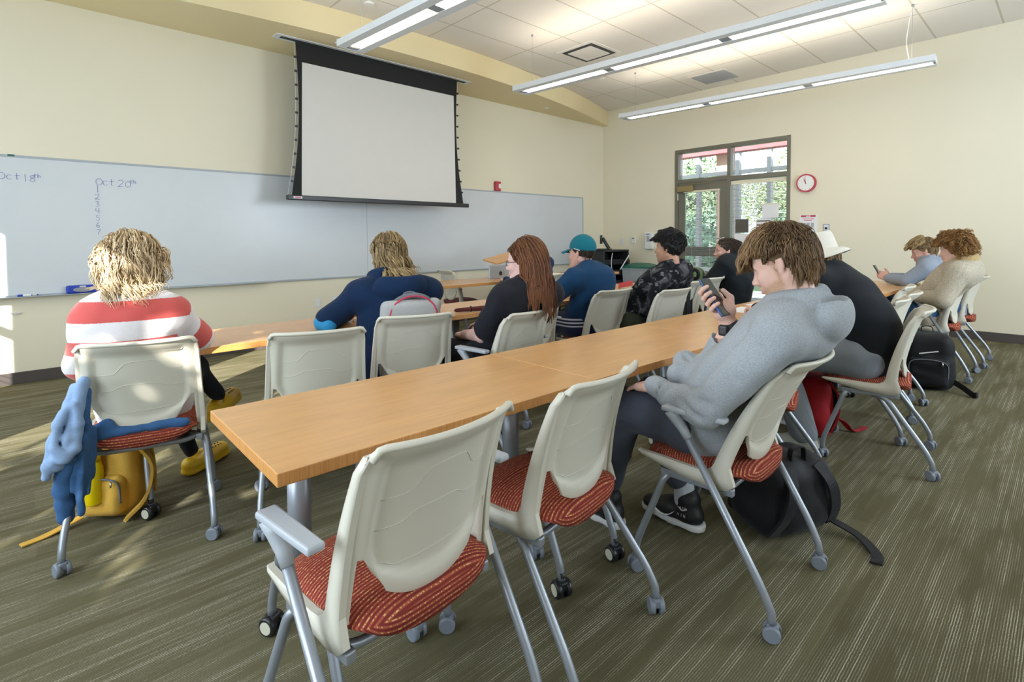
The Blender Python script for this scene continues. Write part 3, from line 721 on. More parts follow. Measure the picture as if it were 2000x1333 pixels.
# ------------------------------------------------------------------ chairs
def uo(z): return .198 + (.846 - z) * .045           # half-width of the outer edge
def yc(z):                                            # rear face of the back, side view
    t = (z - .42) / .42; return -.115 - .105 * t - .018 * math.sin(PI * min(max(t, 0), 1)) * -1 - (.02 * max(0, (z - .80) / .045) if z > .80 else 0)
def wrap(u): return .052 * abs(u) ** 2.2
def back_mesh():
    bm = bmesh.new(); zt, zn = .842, .588; nu = 22
    edge = .835                                       # fraction of the half-width where post meets panel at the notch
    def P(x, z):
        w = uo(z); u = x / w; y = yc(z) + wrap(u)
        # recessed centre field with a bevelled rim
        xl = w * (.80 if z > .60 else .80 - (.60 - z) * 1.9); d = min((xl - abs(x)) / .015, (z - .492 + .10 * (abs(x) / .2) ** 2 * -1) / .02, (.812 - z) / .02)
        y += .015 * max(0, min(1, d)); return (x, y, z)
    rows = [zn + (zt - zn) * i / 16 for i in range(17)]; V = {}
    us = [-1 + 2 * i / (2 * nu) for i in range(2 * nu + 1)]
    top_r = lambda u, z: z if z < .80 else .80 + (z - .80) * (1 - .0 * abs(u)) - (.022 * max(0, (abs(u) - .90) / .10) ** 2 if z > .83 else 0)
    g = [[bm.verts.new(P(u * uo(z), top_r(u, z))) for u in us] for z in rows]
    for i in range(len(rows) - 1):
        for k in range(len(us) - 1): bm.faces.new((g[i][k], g[i][k + 1], g[i + 1][k + 1], g[i + 1][k]))
    # hanging centre panel below the notch
    ke = [k for k, u in enumerate(us) if abs(u) <= edge + 1e-6]; prev = [g[0][k] for k in ke]
    for i in range(1, 9):
        t = i / 8; row = []
        for k in ke:
            u = us[k] / edge; half = (uo(zn) * edge) * (1 - t) + .122 * t if t < 1 else .122; half = uo(zn) * edge + (.122 - uo(zn) * edge) * min(1, t * 1.05)
            zb = .464 + .036 * abs(u) ** 2.5; z = zn + (zb - zn) * t; row.append(bm.verts.new(P(u * half, z)))
        for a in range(len(ke) - 1): bm.faces.new((row[a], row[a + 1], prev[a + 1], prev[a]))
        prev = row
    # posts
    for sgn in (-1, 1):
        kp = [k for k, u in enumerate(us) if u * sgn >= edge - 1e-6]; prev = [g[0][k] for k in kp]
        for i in range(1, 8):
            t = i / 7; z = zn + (.418 - zn) * t; row = []
            for k in kp:
                f = (abs(us[k]) - edge) / (1 - edge); inner = uo(zn) * edge + (.186 - uo(zn) * edge) * t; x = inner + (uo(z) - inner) * f; row.append(bm.verts.new((sgn * x, yc(z) + wrap(x / uo(z)) - .0 * t, z)))
            for a in range(len(kp) - 1): bm.faces.new((row[a], row[a + 1], prev[a + 1], prev[a]))
            prev = row
    bmesh.ops.recalc_face_normals(bm, faces=bm.faces)
    # thickness towards the sitter, with a deeper lip round the outer edge
    me = bm_mesh(bm); o = bpy.data.objects.new('tmp', me); link(o)
    md = o.modifiers.new('s', 'SOLIDIFY'); md.thickness = .011; md.offset = 0; md.use_even_offset = True
    md2 = o.modifiers.new('b', 'BEVEL'); md2.width = .003; md2.segments = 2; md2.limit_method = 'ANGLE'; md2.angle_limit = 1.
    dg = bpy.context.evaluated_depsgraph_get(); me2 = bpy.data.meshes.new_from_object(o.evaluated_get(dg)); bpy.data.objects.remove(o)
    bm = bmesh.new(); bm.from_mesh(me2)
    for f in bm.faces: f.smooth = True
    # side frame: rolled edge running down each side and turning forward as the seat rail
    for s in (-1, 1):
        path = [(yc(z) + .052 + .012, z, uo(z)) for z in [.822 - i * .0385 for i in range(10)]]
        secs = []
        for y, z, x in path: secs.append(((s * (x - .004), y + .022, z - .004), (s * (x - .004), y - .030, z + .004), s))
        rail = [(.0, -.075, .418, .415), (.0, .0, .425, .0)]
        pts_in = [Vector((s * (uo(.45) - .006), -.055, .47))]
        prof = []
        for y, z, x in path: q = max(0, min(1, (.84 - z) / .36)); prof.append((x - .010 * max(0, (z - .80) / .04), (y + .002 + .018 * q, z), (y - .021 - .012 * q, z)))
        prof.append((uo(.45), (-.030, .462), (-.108, .420)))
        prof.append((uo(.45), (-.012, .450), (-.088, .402)))
        prof.append((uo(.45), (.02, .446), (-.055, .394)))
        prof.append((uo(.45), (.08, .447), (.075, .402)))
        prof.append((uo(.45) - .002, (.16, .449), (.16, .418)))
        prof.append((uo(.45) - .006, (.235, .447), (.235, .432)))
        prof.append((uo(.45) - .014, (.255, .444), (.255, .438)))
        prev = None
        for x, a, b_ in prof:
            r = [bm.verts.new((s * (x - .013), a[0], a[1])), bm.verts.new((s * (x + .003), a[0], a[1])), bm.verts.new((s * (x + .006), (a[0] + b_[0]) / 2, (a[1] + b_[1]) / 2)), bm.verts.new((s * (x + .003), b_[0], b_[1])), bm.verts.new((s * (x - .013), b_[0], b_[1]))]
            if prev:
                for k in range(5):
                    f = bm.faces.new((prev[k], prev[(k + 1) % 5], r[(k + 1) % 5], r[k])); f.smooth = k in (1, 2)
            else: bm.faces.new(r)
            prev = r
        bm.faces.new(prev)
    # rolled top lip
    P2 = [(u * uo(.84), yc(.842) + wrap(u) - .001, .842 - .022 * max(0, (abs(u) - .90) / .10) ** 2) for u in [-1 + i / 16 for i in range(33)]]
    tube(bm, P2, .0085, 8)
    # moulded contour lines on the rear face
    def line(zf, r=.0011):
        P3 = []
        for i in range(25):
            u = -.72 + 1.44 * i / 24; z = zf(u); x = u * uo(z); P3.append((x, yc(z) + wrap(u) + .015 - .0062, z))
        tube(bm, P3, r, 5)
    hump = lambda u, a, b: 1 / (1 + math.exp(-(u - a) * 26)) - 1 / (1 + math.exp(-(u - b) * 26))
    line(lambda u: .712 + .048 * hump(u, -.32, .38) + .004 * u); line(lambda u: .640 + .022 * hump(u, -.38, .34)); line(lambda u: .545 + .022 * (1 - hump(u, -.55, .55)) + .004 * u)
    return bm_mesh(bm)
BACK = back_mesh()
def seat_mesh():
    bm = bmesh.new(); n, m = 22, 22; g = {}
    def pt(i, j, top):
        u = -1 + 2 * i / n; v = -1 + 2 * j / m
        # rounded-square plan
        k = (abs(u) ** 5 + abs(v) ** 5) ** .2; k = max(k, 1e-6); sx = u * max(abs(u), abs(v)) / k if k else u; sy = v * max(abs(u), abs(v)) / k
        x = sx * .202; y = .050 + sy * .198; e = max(abs(u), abs(v)) ** 6
        if top: z = .466 + .012 * (1 - u * u) - .02 * max(0, v) ** 3 - .016 * e - .006 * (1 - abs(u)) * (v < .3)
        else: z = .436 - .044 * (1 - u * u) * (1 - .35 * max(0, v)) + .010 * e
        return (x, y, z)
    for t in (0, 1):
        for i in range(n + 1):
            for j in range(m + 1): g[t, i, j] = bm.verts.new(pt(i, j, t))
        for i in range(n):
            for j in range(m):
                q = (g[t, i, j], g[t, i + 1, j], g[t, i + 1, j + 1], g[t, i, j + 1]); bm.faces.new(q if t else q[::-1])
    bd = [(i, 0) for i in range(n)] + [(n, j) for j in range(m)] + [(i, m) for i in range(n, 0, -1)] + [(0, j) for j in range(m, 0, -1)]
    for a in range(len(bd)):
        p, q = bd[a], bd[(a + 1) % len(bd)]; bm.faces.new((g[0, p[0], p[1]], g[0, q[0], q[1]], g[1, q[0], q[1]], g[1, p[0], p[1]]))
    for f in bm.faces: f.smooth = True
    return bm_mesh(bm)
SEAT = seat_mesh()
def under_mesh():
    bm = bmesh.new()
    for y in (-.06, .12): tube(bm, bez([(-.205, y, .398), (-.15, y, .375), (.15, y, .375), (.205, y, .398)], .04), .0115, 10)
    for s in (-1, 1): bx(bm, (s * .196 - .012, -.10, .378), (s * .196 + .012, .16, .404), .004)
    return bm_mesh(bm)
UNDER = under_mesh()
def caster_bm(r=.026, w=.048):
    bm = bmesh.new()
    for s in (-1, 1):
        P = [(s * w * .16, 0, r), (s * w * .42, 0, r), (s * w * .5, 0, r)]; tube(bm, P, [r, r, r * .86], 22)
    bx(bm, (-w * .30, -r * .75, r * .9), (w * .30, r * .6, r * 2.02), .006)
    tube(bm, [(0, .0, r * 1.9), (0, .0, r * 2.9)], r * .42, 12)
    flat_tube(bm); return bm
CASTER = bm_mesh(caster_bm())
def leg_mesh(pts, r=.0125):
    bm = bmesh.new(); tube(bm, bez(pts, .06, 7), r, 12); return bm_mesh(bm)
LEG = {}
for s in (-1, 1):
    LEG['arm', s] = leg_mesh([(s * .262, .045, .585), (s * .252, -.205, .16), (s * .248, -.238, .085), (s * .248, -.240, .05)])
    LEG['rear', s] = leg_mesh([(s * .165, .02, .376), (s * .215, -.045, .376), (s * .243, -.208, .145), (s * .246, -.238, .085), (s * .246, -.240, .05)])
    LEG['front', s] = leg_mesh([(s * .14, .10, .378), (s * .205, .14, .388), (s * .236, .236, .12), (s * .238, .243, .08), (s * .238, .243, .05)])
def arm_mesh(s):
    bm = bmesh.new(); vs = bx(bm, (-.024, -.105, .642), (.024, .115, .660), .007, 3)
    for v in vs:
        if v.co.y < -.02: v.co.x *= .80
    bmesh.ops.translate(bm, vec=(s * .268, 0, 0), verts=bm.verts)
    a = bmesh.new(); a.free()
    # tapering bracket down to the tube
    tube(bm, [(s * .267, .085, .645), (s * .265, .070, .618), (s * .262, .046, .588), (s * .261, .030, .560)], [.027, .020, .0165, .0145], 12)
    return bm_mesh(bm)
ARM = {s: arm_mesh(s) for s in (-1, 1)}
def make_chair(armed, label=None):
    t = thing('classroom_chair', label, 'chair', group='classroom chairs')
    put('backrest', BACK, None if BACK.materials else 'shell', t); put('seat', SEAT, None if SEAT.materials else 'seat_fabric', t); put('seat_support', UNDER, None if UNDER.materials else 'silver', t)
    for s in (-1, 1):
        for kind, cy in ((('arm' if armed else 'rear'), -.240), ('front', .243)):
            me = LEG[kind, s]; l = put('leg', me, None if me.materials else 'silver', t)
            c = put('caster', CASTER, None if CASTER.materials else 'caster_grey', l); c.location = (s * (.248 if kind == 'arm' else .246 if kind == 'rear' else .238), cy, 0.); c.rotation_euler = (0, 0, random.uniform(-.9, .9))
        if armed: me = ARM[s]; put('armrest', me, None if me.materials else 'silver_plastic', t)
    return t
PROTO = {}
def chair(x, y, deg, armed, label):
    if armed not in PROTO: o = PROTO[armed] = make_chair(armed, label)
    else: o = copy_tree(PROTO[armed])
    o.location = (x, y, 0); o.rotation_euler = (0, 0, math.radians(deg)); o['label'] = label
    for l in o.children:
        for c in l.children: c.rotation_euler = (0, 0, random.uniform(-1.1, 1.1))
    return o
CHAIRS = [
    (.645, 1.10, 6, True, 'empty armchair on casters at the near left end of the front table'),
    (1.215, 1.12, 8, False, 'empty armless chair between the nearest armchair and the grey hoodie student'),
    (1.884, .856, 2, True, 'armchair the grey hoodie student with the phone sits on'),
    (2.70, 1.05, 14, False, 'armless chair mostly hidden behind the grey hoodie student'),
    (3.524, .741, 9.5, False, 'armless chair under the bucket hat student'),
    (3.98, .93, 4, False, 'empty armless chair next to the black backpack, just beyond the bucket hat student'),
    (4.49, .95, 3, False, 'empty armless chair second beyond the bucket hat student'),
    (5.05, 1.08, 6, False, 'empty chair with only its back top showing below the phone of the far student'),
    (5.98, .82, 0, True, 'armchair under the student in the beige fleece'),
    (6.72, .79, 0, False, 'chair of the blue-grey hoodie student by the wall'),
    (.364, 2.705, -14, False, 'armless chair under the striped sweater student with a blue jacket hung on it'),
    (.983, 2.418, -17, False, 'empty armless chair between the striped sweater and navy jacket students'),
    (1.545, 2.51, -19, False, 'armless chair holding the grey and pink backpack behind the navy jacket student'),
    (1.99, 2.20, 8, True, 'armchair under the red-haired student'),
    (2.60, 2.66, 3, True, 'empty armchair between the red-haired student and the teal cap student'),
    (3.28, 2.55, -4, False, 'armless chair behind the teal cap student'),
    (3.64, 2.25, -3, False, 'armless chair under the camouflage hoodie student'),
    (4.36, 2.50, 4, False, 'empty chair with a black strap hanging over its back'),
    (4.90, 2.56, 4, False, 'empty chair in front of the green backpack'),
    (5.62, 2.56, 10, False, 'empty chair edge on behind the face of the phone student'),
    (4.05, 5.36, -100, False, 'pale chair with a maroon seat turned sideways at the whiteboard'),
]
for c in CHAIRS: chair(*c)
# the back under the leaning phone student gives way under his weight
lean = [o for o in COL.objects if o.get('label', '').startswith('armchair the grey hoodie')][0]
for k in lean.children:
    if k.name.startswith('backrest'):
        k.data = k.data.copy()
        for v in k.data.vertices:
            if v.co.z > .47: v.co.y -= .21 * (v.co.z - .47)
# the chair at the board has a maroon seat
brd = [o for o in COL.objects if o.get('label', '').startswith('pale chair with a maroon')][0]
for k in brd.children:
    if k.name.startswith('seat') and not k.name.startswith('seat_s'):
        k.data = k.data.copy(); k.data.materials.clear(); k.data.materials.append(MATS['maroon'])

# ------------------------------------------------------------------ tables on casters
TW = .575
def table_top(w, d):
    bm = bmesh.new(); bx(bm, (-w / 2, -d / 2, .703), (w / 2, d / 2, .735), .0025, 2)
    for f in bm.faces: f.material_index = 0 if abs(f.normal.z) > .7 else 1
    bmesh.ops.recalc_face_normals(bm, faces=bm.faces)
    for f in bm.faces: f.material_index = 0 if abs(f.normal.z) > .7 else 1
    return bm_mesh(bm)
TLEG = None
def table_leg():
    bm = bmesh.new(); cyl(bm, (0, 0, .30), (0, 0, .69), .031, 24); bx(bm, (-.04, -.19, .684), (.04, .19, .703), .004); cyl(bm, (0, 0, .275), (0, 0, .305), .034, 24)
    for s in (-1, 1): tube(bm, bez([(0, s * .0, .30), (0, s * .15, .335), (0, s * .252, .10), (0, s * .257, .06)], .07, 7), .0135, 12)
    return bm_mesh(bm)
TLEG = table_leg(); BCAST = bm_mesh(caster_bm(.030, .058))
def hubs():
    bm = bmesh.new()
    for s in (-1, 1): cyl(bm, (s * .0285, 0, .030), (s * .0305, 0, .030), .020, 20)
    flat_tube(bm); return bm_mesh(bm)
HUB = hubs(); TOPS = {}
def table(x0, x1, y, deg, label, d=TW):
    t = thing('training_table', label, 'table', ((x0 + x1) / 2, y, 0), math.radians(deg), 'training tables'); w = x1 - x0 - .003
    key = (round(w, 3), d)
    if key not in TOPS: TOPS[key] = table_top(w, d)
    me = TOPS[key]; put('table_top', me, None if me.materials else ['maple', 'maple_edge'], t)
    for s in (-1, 1):
        l = put('leg', TLEG, None if TLEG.materials else 'silver', t); l.location = (s * (w / 2 - .15), 0, 0)
        for q in (-1, 1):
            c = put('caster', BCAST, None if BCAST.materials else 'caster_black', l); c.location = (0, q * .257, 0); c.rotation_euler = (0, 0, random.uniform(-.7, .7))
    return t
BC2 = bmesh.new(); BC2.from_mesh(BCAST)
for f in BC2.faces: f.material_index = 0
hb = bmesh.new(); hb.from_mesh(HUB); tmp = bpy.data.meshes.new('h'); 
for f in hb.faces: f.material_index = 1
hb.to_mesh(tmp); hb.free(); BC2.from_mesh(tmp); BC2.to_mesh(BCAST); BC2.free(); BCAST.materials.append(MATS['caster_black']); BCAST.materials.append(MATS['caster_hub'])
names = ['nearest', 'second', 'third', 'fourth', 'fifth', 'sixth']
x = .385
desc3 = ['nearest maple table with its bare end towards the camera', 'maple table in front of the grey hoodie student', 'maple table with white papers in front of the bucket hat student', 'maple table beyond the bucket hat student', 'maple table in front of the beige fleece student', 'farthest maple table where the student holds a phone']
for k in range(6): table(x, x + 1.093, 1.443 - .010 * k, -.5, desc3[k]); x += 1.0925
desc2 = ['maple table at the elbow of the striped sweater student', 'maple table where the navy jacket student leans', 'maple table with a dark pen case beside the red-haired student', 'maple table under the arm of the teal cap student', 'maple table with the red-edged notebook', 'maple table in front of the student in the black jacket']
x = .23
for k in range(6): table(x, x + 1.093, 3.045 - .004 * k, -.2, desc2[k], .555); x += 1.0925
# ------------------------------------------------------------------ front desk
t = thing('front_desk', 'long maple desk standing before the whiteboard', 'desk', (4.75, 4.86, 0))
bm = bmesh.new(); bx(bm, (-1.65, -.30, .703), (1.65, .30, .735), .003)
for f in bm.faces: f.material_index = 0 if abs(f.normal.z) > .7 else 1
put('table_top', bm_mesh(bm), ['maple', 'maple_edge'], t)
for xx in (-1.5, -.3, 1.5):
    bm = bmesh.new(); cyl(bm, (xx, -.12, .02), (xx, -.12, .705), .034, 22); bx(bm, (xx - .04, -.27, .0), (xx + .04, .27, .03), .006); put('leg', bm_mesh(bm), 'silver', t)
box_obj('modesty_panel', (-.28, .18, .28), (1.45, .20, .70), 'alu', t)
t = thing('desktop_monitor', 'silver all-in-one computer seen from behind on the front desk', 'computer', (4.40, 4.80, .735))
bm = bmesh.new(); bx(bm, (-.31, -.012, .012), (.31, .012, .185), .008); put('rear_shell', bm_mesh(bm), 'alu', t)
bm = bmesh.new(); cyl(bm, (-.135, -.0135, .075), (-.135, -.012, .075), .026, 28); flat_tube(bm); put('round_emblem', bm_mesh(bm), 'dark', t)
bm = bmesh.new(); bx(bm, (-.09, -.02, 0), (.09, .12, .012), .003); put('foot', bm_mesh(bm), 'alu', t)
t = thing('lectern', 'slanted maple lectern board on silver posts above the front desk', 'lectern', (4.68, 4.98, .735))
bm = bmesh.new(); vs = bx(bm, (-.42, -.14, -.012), (.42, .14, .012), .003, rot=Matrix.Rotation(.16, 3, 'X') @ Matrix.Rotation(-.19, 3, 'Y')); bmesh.ops.translate(bm, vec=(0, 0, .285), verts=bm.verts); put('reading_board', bm_mesh(bm), 'maple', t)
for xx, zz in ((-.36, .20), (.36, .33)):
    bm = bmesh.new(); cyl(bm, (xx, -.03, 0), (xx, -.03, zz), .013, 14); put('post', bm_mesh(bm), 'silver', t)
t = thing('book', 'white book lying flat on the front desk by the red hair', 'book', (5.05, 4.74, .735), .1); 
bm = bmesh.new(); bx(bm, (-.16, -.10, 0), (.16, .10, .035), .004); put('pages', bm_mesh(bm), 'paper', t); box_obj('cover', (-.165, -.105, -.0), (.165, .105, .004), 'maroon', t)
t = thing('tablet_stand', 'tan board leaning upright on the front desk beside the teal cap', 'stand', (5.60, 4.86, .735), .3)
bm = bmesh.new(); bx(bm, (-.09, -.008, 0), (.09, .008, .24), .003, rot=Matrix.Rotation(.0, 3, 'X')); bmesh.ops.rotate(bm, cent=(0, 0, -.12), matrix=Matrix.Rotation(.42, 3, 'Y'), verts=bm.verts); bmesh.ops.translate(bm, vec=(.06, 0, .01), verts=bm.verts); put('board', bm_mesh(bm), 'tan_board', t); box_obj('foot', (-.12, -.07, 0), (.05, .07, .012), 'maroon', t)

# ------------------------------------------------------------------ equipment in the far corner
t = thing('av_cabinet', 'black open equipment cabinet in the far corner', 'cabinet', (7.34, 5.50, 0), math.radians(-12))
bm = bmesh.new()
for lo, hi in (((-.28, -.26, .06), (-.255, .26, 1.03)), ((.255, -.26, .06), (.28, .26, 1.03)), ((-.28, -.26, 1.0), (.28, .26, 1.03)), ((-.28, -.26, .06), (.28, .26, .09)), ((-.255, .24, .09), (.255, .26, 1.0))): bx(bm, lo, hi, .003)
put('body', bm_mesh(bm), 'dark', t)
for z in (.25, .42, .60, .78): box_obj('equipment', (-.24, -.20, z), (.24, .2, z + .09), 'black_metal', t, .004)
bm = bmesh.new(); tube(bm, smooth_line([(-.1, -.27, .98), (-.13, -.275, .8), (-.09, -.27, .6)]), .006, 6); tube(bm, [(.26, -.28, .93), (.06, -.285, .70)], .010, 6); put('cable', bm_mesh(bm), 'white_metal', t)
for a in (-.22, .22):
    for b_ in (-.2, .2):
        c = put('caster', BCAST, None, t); c.location = (a, b_, 0)
t = thing('document_camera', 'dark document camera with bent arm on the black cabinet', 'camera', (7.30, 5.51, 1.03), math.radians(-60))
box_obj('base', (-.12, -.1, 0), (.12, .1, .02), 'dark', t, .008); bm = bmesh.new(); tube(bm, smooth_line([(.08, 0, .02), (.03, 0, .10), (-.03, 0, .20)]), [.03] * 13, 10); put('arm', bm_mesh(bm), 'dark', t); box_obj('head', (-.07, -.06, .10), (-.03, .06, .25), 'glass_dark', t, .008)
t = thing('recycling_bin', 'grey recycling bin with a domed green lid', 'bin', (7.70, 5.04, 0), math.radians(8))
def tapered(bm, x0, y0, z0, x1, y1, z1):
    A = [bm.verts.new((a * x0, b * y0, z0)) for a, b in ((-1, -1), (1, -1), (1, 1), (-1, 1))]; B = [bm.verts.new((a * x1, b * y1, z1)) for a, b in ((-1, -1), (1, -1), (1, 1), (-1, 1))]
    bm.faces.new(A[::-1]); bm.faces.new(B)
    for i in range(4): bm.faces.new((A[i], A[(i + 1) % 4], B[(i + 1) % 4], B[i]))
bm = bmesh.new(); tapered(bm, .19, .20, 0, .225, .24, .71); bx(bm, (-.235, -.25, .69), (.235, .25, .72), .006); put('body', bm_mesh(bm), 'bin_grey', t)
bm = bmesh.new(); tapered(bm, .245, .26, .72, .235, .25, .75); tapered(bm, .235, .25, .75, .10, .11, .80); put('lid', bm_mesh(bm), 'green_plastic', t)
bm = bmesh.new(); tube(bm, smooth_line([(-.222, -.18, .45), (-.226, -.02, .52), (-.224, .12, .44), (-.22, .20, .33)]), .005, 6); put('moulded_arch', bm_mesh(bm), 'silver_plastic', t)
t = thing('projector_case', 'black soft carrying case behind the recycling bin', 'case', (7.86, 5.74, 0)); 
V = Vol((-.36, -.28, -.02), (.36, .28, .95), .02); V.box((0, 0, .44), (.30, .20, .44), .08); V.cone((-.18, -.0, .88), (.18, 0, .88), .05, .05); put('body', np_mesh(*V.skin()), 'dark', t)
t = thing('computer_tower', 'beige-grey computer tower with a slotted front, near the recycling bin', 'computer', (7.05, 5.06, 0), math.radians(10))
box_obj('case', (-.20, -.09, 0), (.2, .09, .47), 'clock_face', t, .006); bm = bmesh.new()
for z in (.40, .36, .32): bx(bm, (-.204, -.03, z), (-.199, .05, z + .012))
put('drive_slots', bm_mesh(bm), 'dark', t)
t = thing('frame_easel', 'empty black frame stand next to the computer tower', 'stand', (7.08, 4.86, 0), math.radians(10)); bm = bmesh.new()
for lo, hi in (((-.02, -.13, 0), (.02, -.10, .49)), ((-.02, .08, 0), (.02, .11, .49)), ((-.02, -.13, .46), (.02, .11, .49)), ((-.10, -.13, 0), (.10, -.10, .03)), ((-.10, .08, 0), (.10, .11, .03))): bx(bm, lo, hi, .003)
put('frame', bm_mesh(bm), 'dark', t)

# ------------------------------------------------------------------ things on the tables
def paper(x, y, deg, w, h, label, m='paper', z=.7352, t=.0012):
    o = thing('paper_sheet', label, 'paper', (x, y, z), math.radians(deg)); box_obj('sheet', (-w / 2, -h / 2, 0), (w / 2, h / 2, t), m, o); return o
paper(3.62, 1.50, 6, .30, .22, 'white paper on the table beyond the phone hand'); paper(4.02, 1.52, -8, .30, .22, 'white paper lying second along the table beyond the phone hand'); paper(5.05, 1.33, 10, .28, .21, 'white paper on the far table before the beige fleece student'); paper(5.35, 1.27, -14, .21, .28, 'white paper overhanging by the beige fleece sleeve', z=.7366)
t = thing('notebook', 'open notebook with a red edge on the second table row', 'notebook', (4.42, 2.93, .7352), math.radians(12)); box_obj('pages', (-.17, -.12, .003), (.17, .12, .012), 'tan_board', t, .002); box_obj('cover', (-.175, -.125, 0), (.175, .125, .003), 'green_plastic', t); box_obj('raised_cover', (-.175, .122, .004), (.175, .127, .06), 'red_plastic', t)
t = thing('pen_case', 'small dark purple pen case on the table by the red-haired student', 'case', (2.22, 2.83, .7352), math.radians(-20)); 
bm = bmesh.new(); tube(bm, [(-.10, 0, .014), (-.085, 0, .016), (.11, 0, .020), (.13, 0, .019)], [.004, .013, .018, .012], 12); put('body', bm_mesh(bm), 'maroon', t); bm = bmesh.new(); tube(bm, [(.02 + .0195 * 0, math.cos(a) * .019, .019 + math.sin(a) * .019) for a in [i * PI / 8 for i in range(17)]], .003, 6, False); put('band', bm_mesh(bm), 'dark', t)
# ------------------------------------------------------------------ people: skin, hair and cloth materials
def skin_mat(name, col, lip, beard=(.2, .12, .06), rough=.5):
    m, nt, b = nodes_of(name)
    v = coords(nt); f = noise(nt, v, 45, 4, .6); big = noise(nt, v, 9, 2)
    r = ramp(nt, [(.3, tuple(c * .93 for c in col)), (.7, tuple(min(1, c * 1.05) for c in col))]); nt.links.new(f, r.inputs[0])
    red = mixc(nt, math_(nt, 'MULTIPLY', big, .28), r.outputs[0], tuple([col[0], col[1] * .72, col[2] * .68]))
    A = N(nt, 'ShaderNodeAttribute', attribute_name='lip'); B = N(nt, 'ShaderNodeAttribute', attribute_name='beard')
    c = mixc(nt, A.outputs['Fac'], red, lip); bn = noise(nt, v, 420, 3, .7)
    br = ramp(nt, [(.35, (0, 0, 0)), (.6, (1, 1, 1))]); nt.links.new(bn, br.inputs[0])
    c = mixc(nt, math_(nt, 'MULTIPLY', B.outputs['Fac'], math_(nt, 'ADD', math_(nt, 'MULTIPLY', br.outputs[0], .6), .3)), c, beard)
    nt.links.new(c, b.inputs['Base Color']); b.inputs['Roughness'].default_value = rough; b.inputs['Specular IOR Level'].default_value = .4
    b.inputs['Subsurface Weight'].default_value = .12; b.inputs['Subsurface Radius'].default_value = (1, .35, .2); b.inputs['Subsurface Scale'].default_value = .008
    bump(nt, b, f, .12, .001)
skin_mat('skin_fair', (.70, .46, .37), (.62, .27, .25), (.34, .20, .10)); skin_mat('skin_pink', (.72, .47, .42), (.62, .28, .28)); skin_mat('skin_tan', (.52, .29, .19), (.42, .19, .15), (.10, .06, .05)); skin_mat('skin_ruddy', (.66, .40, .33), (.55, .24, .22), (.35, .22, .16))
def hair_mat(name, dark, mid, light):
    m, nt, b = nodes_of(name)
    A = N(nt, 'ShaderNodeAttribute', attribute_name='tone'); f = noise(nt, coords(nt, scale=(1, 1, .35)), 60, 3, .7)
    s = math_(nt, 'ADD', math_(nt, 'MULTIPLY', A.outputs['Fac'], .7), math_(nt, 'MULTIPLY', f, .3))
    r = ramp(nt, [(.12, dark), (.48, mid), (.88, light)]); nt.links.new(s, r.inputs[0]); nt.links.new(r.outputs[0], b.inputs['Base Color'])
    b.inputs['Roughness'].default_value = .42; b.inputs['Specular IOR Level'].default_value = .35; b.inputs['Anisotropic'].default_value = .4
hair_mat('hair_brown', (.07, .042, .024), (.18, .105, .05), (.40, .24, .11)); hair_mat('hair_blond', (.26, .16, .08), (.62, .45, .26), (.88, .74, .52)); hair_mat('hair_golden', (.16, .10, .05), (.36, .25, .125), (.62, .46, .24))
hair_mat('hair_auburn', (.05, .018, .009), (.15, .055, .022), (.34, .14, .055)); hair_mat('hair_black', (.006, .006, .007), (.014, .013, .014), (.05, .045, .045)); hair_mat('hair_dark', (.02, .013, .010), (.055, .034, .024), (.13, .085, .06))
hair_mat('hair_copper', (.11, .05, .018), (.30, .15, .05), (.52, .30, .11)); hair_mat('hair_sandy', (.11, .07, .035), (.30, .20, .095), (.60, .44, .22))
cloth('hoodie_grey', (.40, .43, .46), .12, 500, .5, heather=.30); cloth('trousers_slate', (.075, .085, .115), .15, 400, .4); cloth('tee_navy', (.008, .045, .115), .2, 400, .4)
cloth('hoodie_navy', (.008, .026, .075), .25, 350, .5); cloth('lining_blue', (.03, .30, .62), .1, 200, .2, rough=.5); cloth('sweater_black', (.010, .012, .016), .25, 400, .5); cloth('shirt_black', (.012, .013, .018), .3, 300, .5)
cloth('jacket_black', (.008, .012, .016), .25, 200, .3, rough=.7); cloth('trousers_grey', (.22, .245, .28), .12, 400, .4); cloth('trousers_black', (.012, .013, .016), .2, 300, .4); cloth('trousers_olive', (.045, .05, .032), .2, 300, .4)
cloth('hoodie_blue_grey', (.30, .35, .43), .12, 400, .5, heather=.15); cloth('jeans_blue', (.03, .08, .19), .25, 500, .5); cloth('shorts_navy', (.012, .02, .07), .2, 300, .3); cloth('denim_light', (.25, .36, .56), .12, 300, .4); cloth('denim_mid', (.045, .12, .28), .2, 400, .5); cloth('fleece_collar', (.42, .30, .15), .15, 300, .5)
cloth('cap_teal', (.010, .14, .19), .15, 300, .3); cloth('hat_cream', (.72, .68, .60), .06, 300, .3); cloth('sock_white', (.55, .60, .68), .1, 300, .4)
plain('eye_white', (.75, .72, .69), .25, var=.02); plain('eye_iris', (.05, .035, .025), .2); plain('shoe_black', (.012, .012, .014), .5, bstr=.3); plain('shoe_white', (.72, .72, .72), .5); plain('shoe_grey', (.40, .40, .37), .8, bstr=.3); plain('clog_yellow', (.72, .44, .015), .45); plain('phone_blue', (.012, .05, .14), .35); plain('logo_white', (.80, .80, .80), .5)
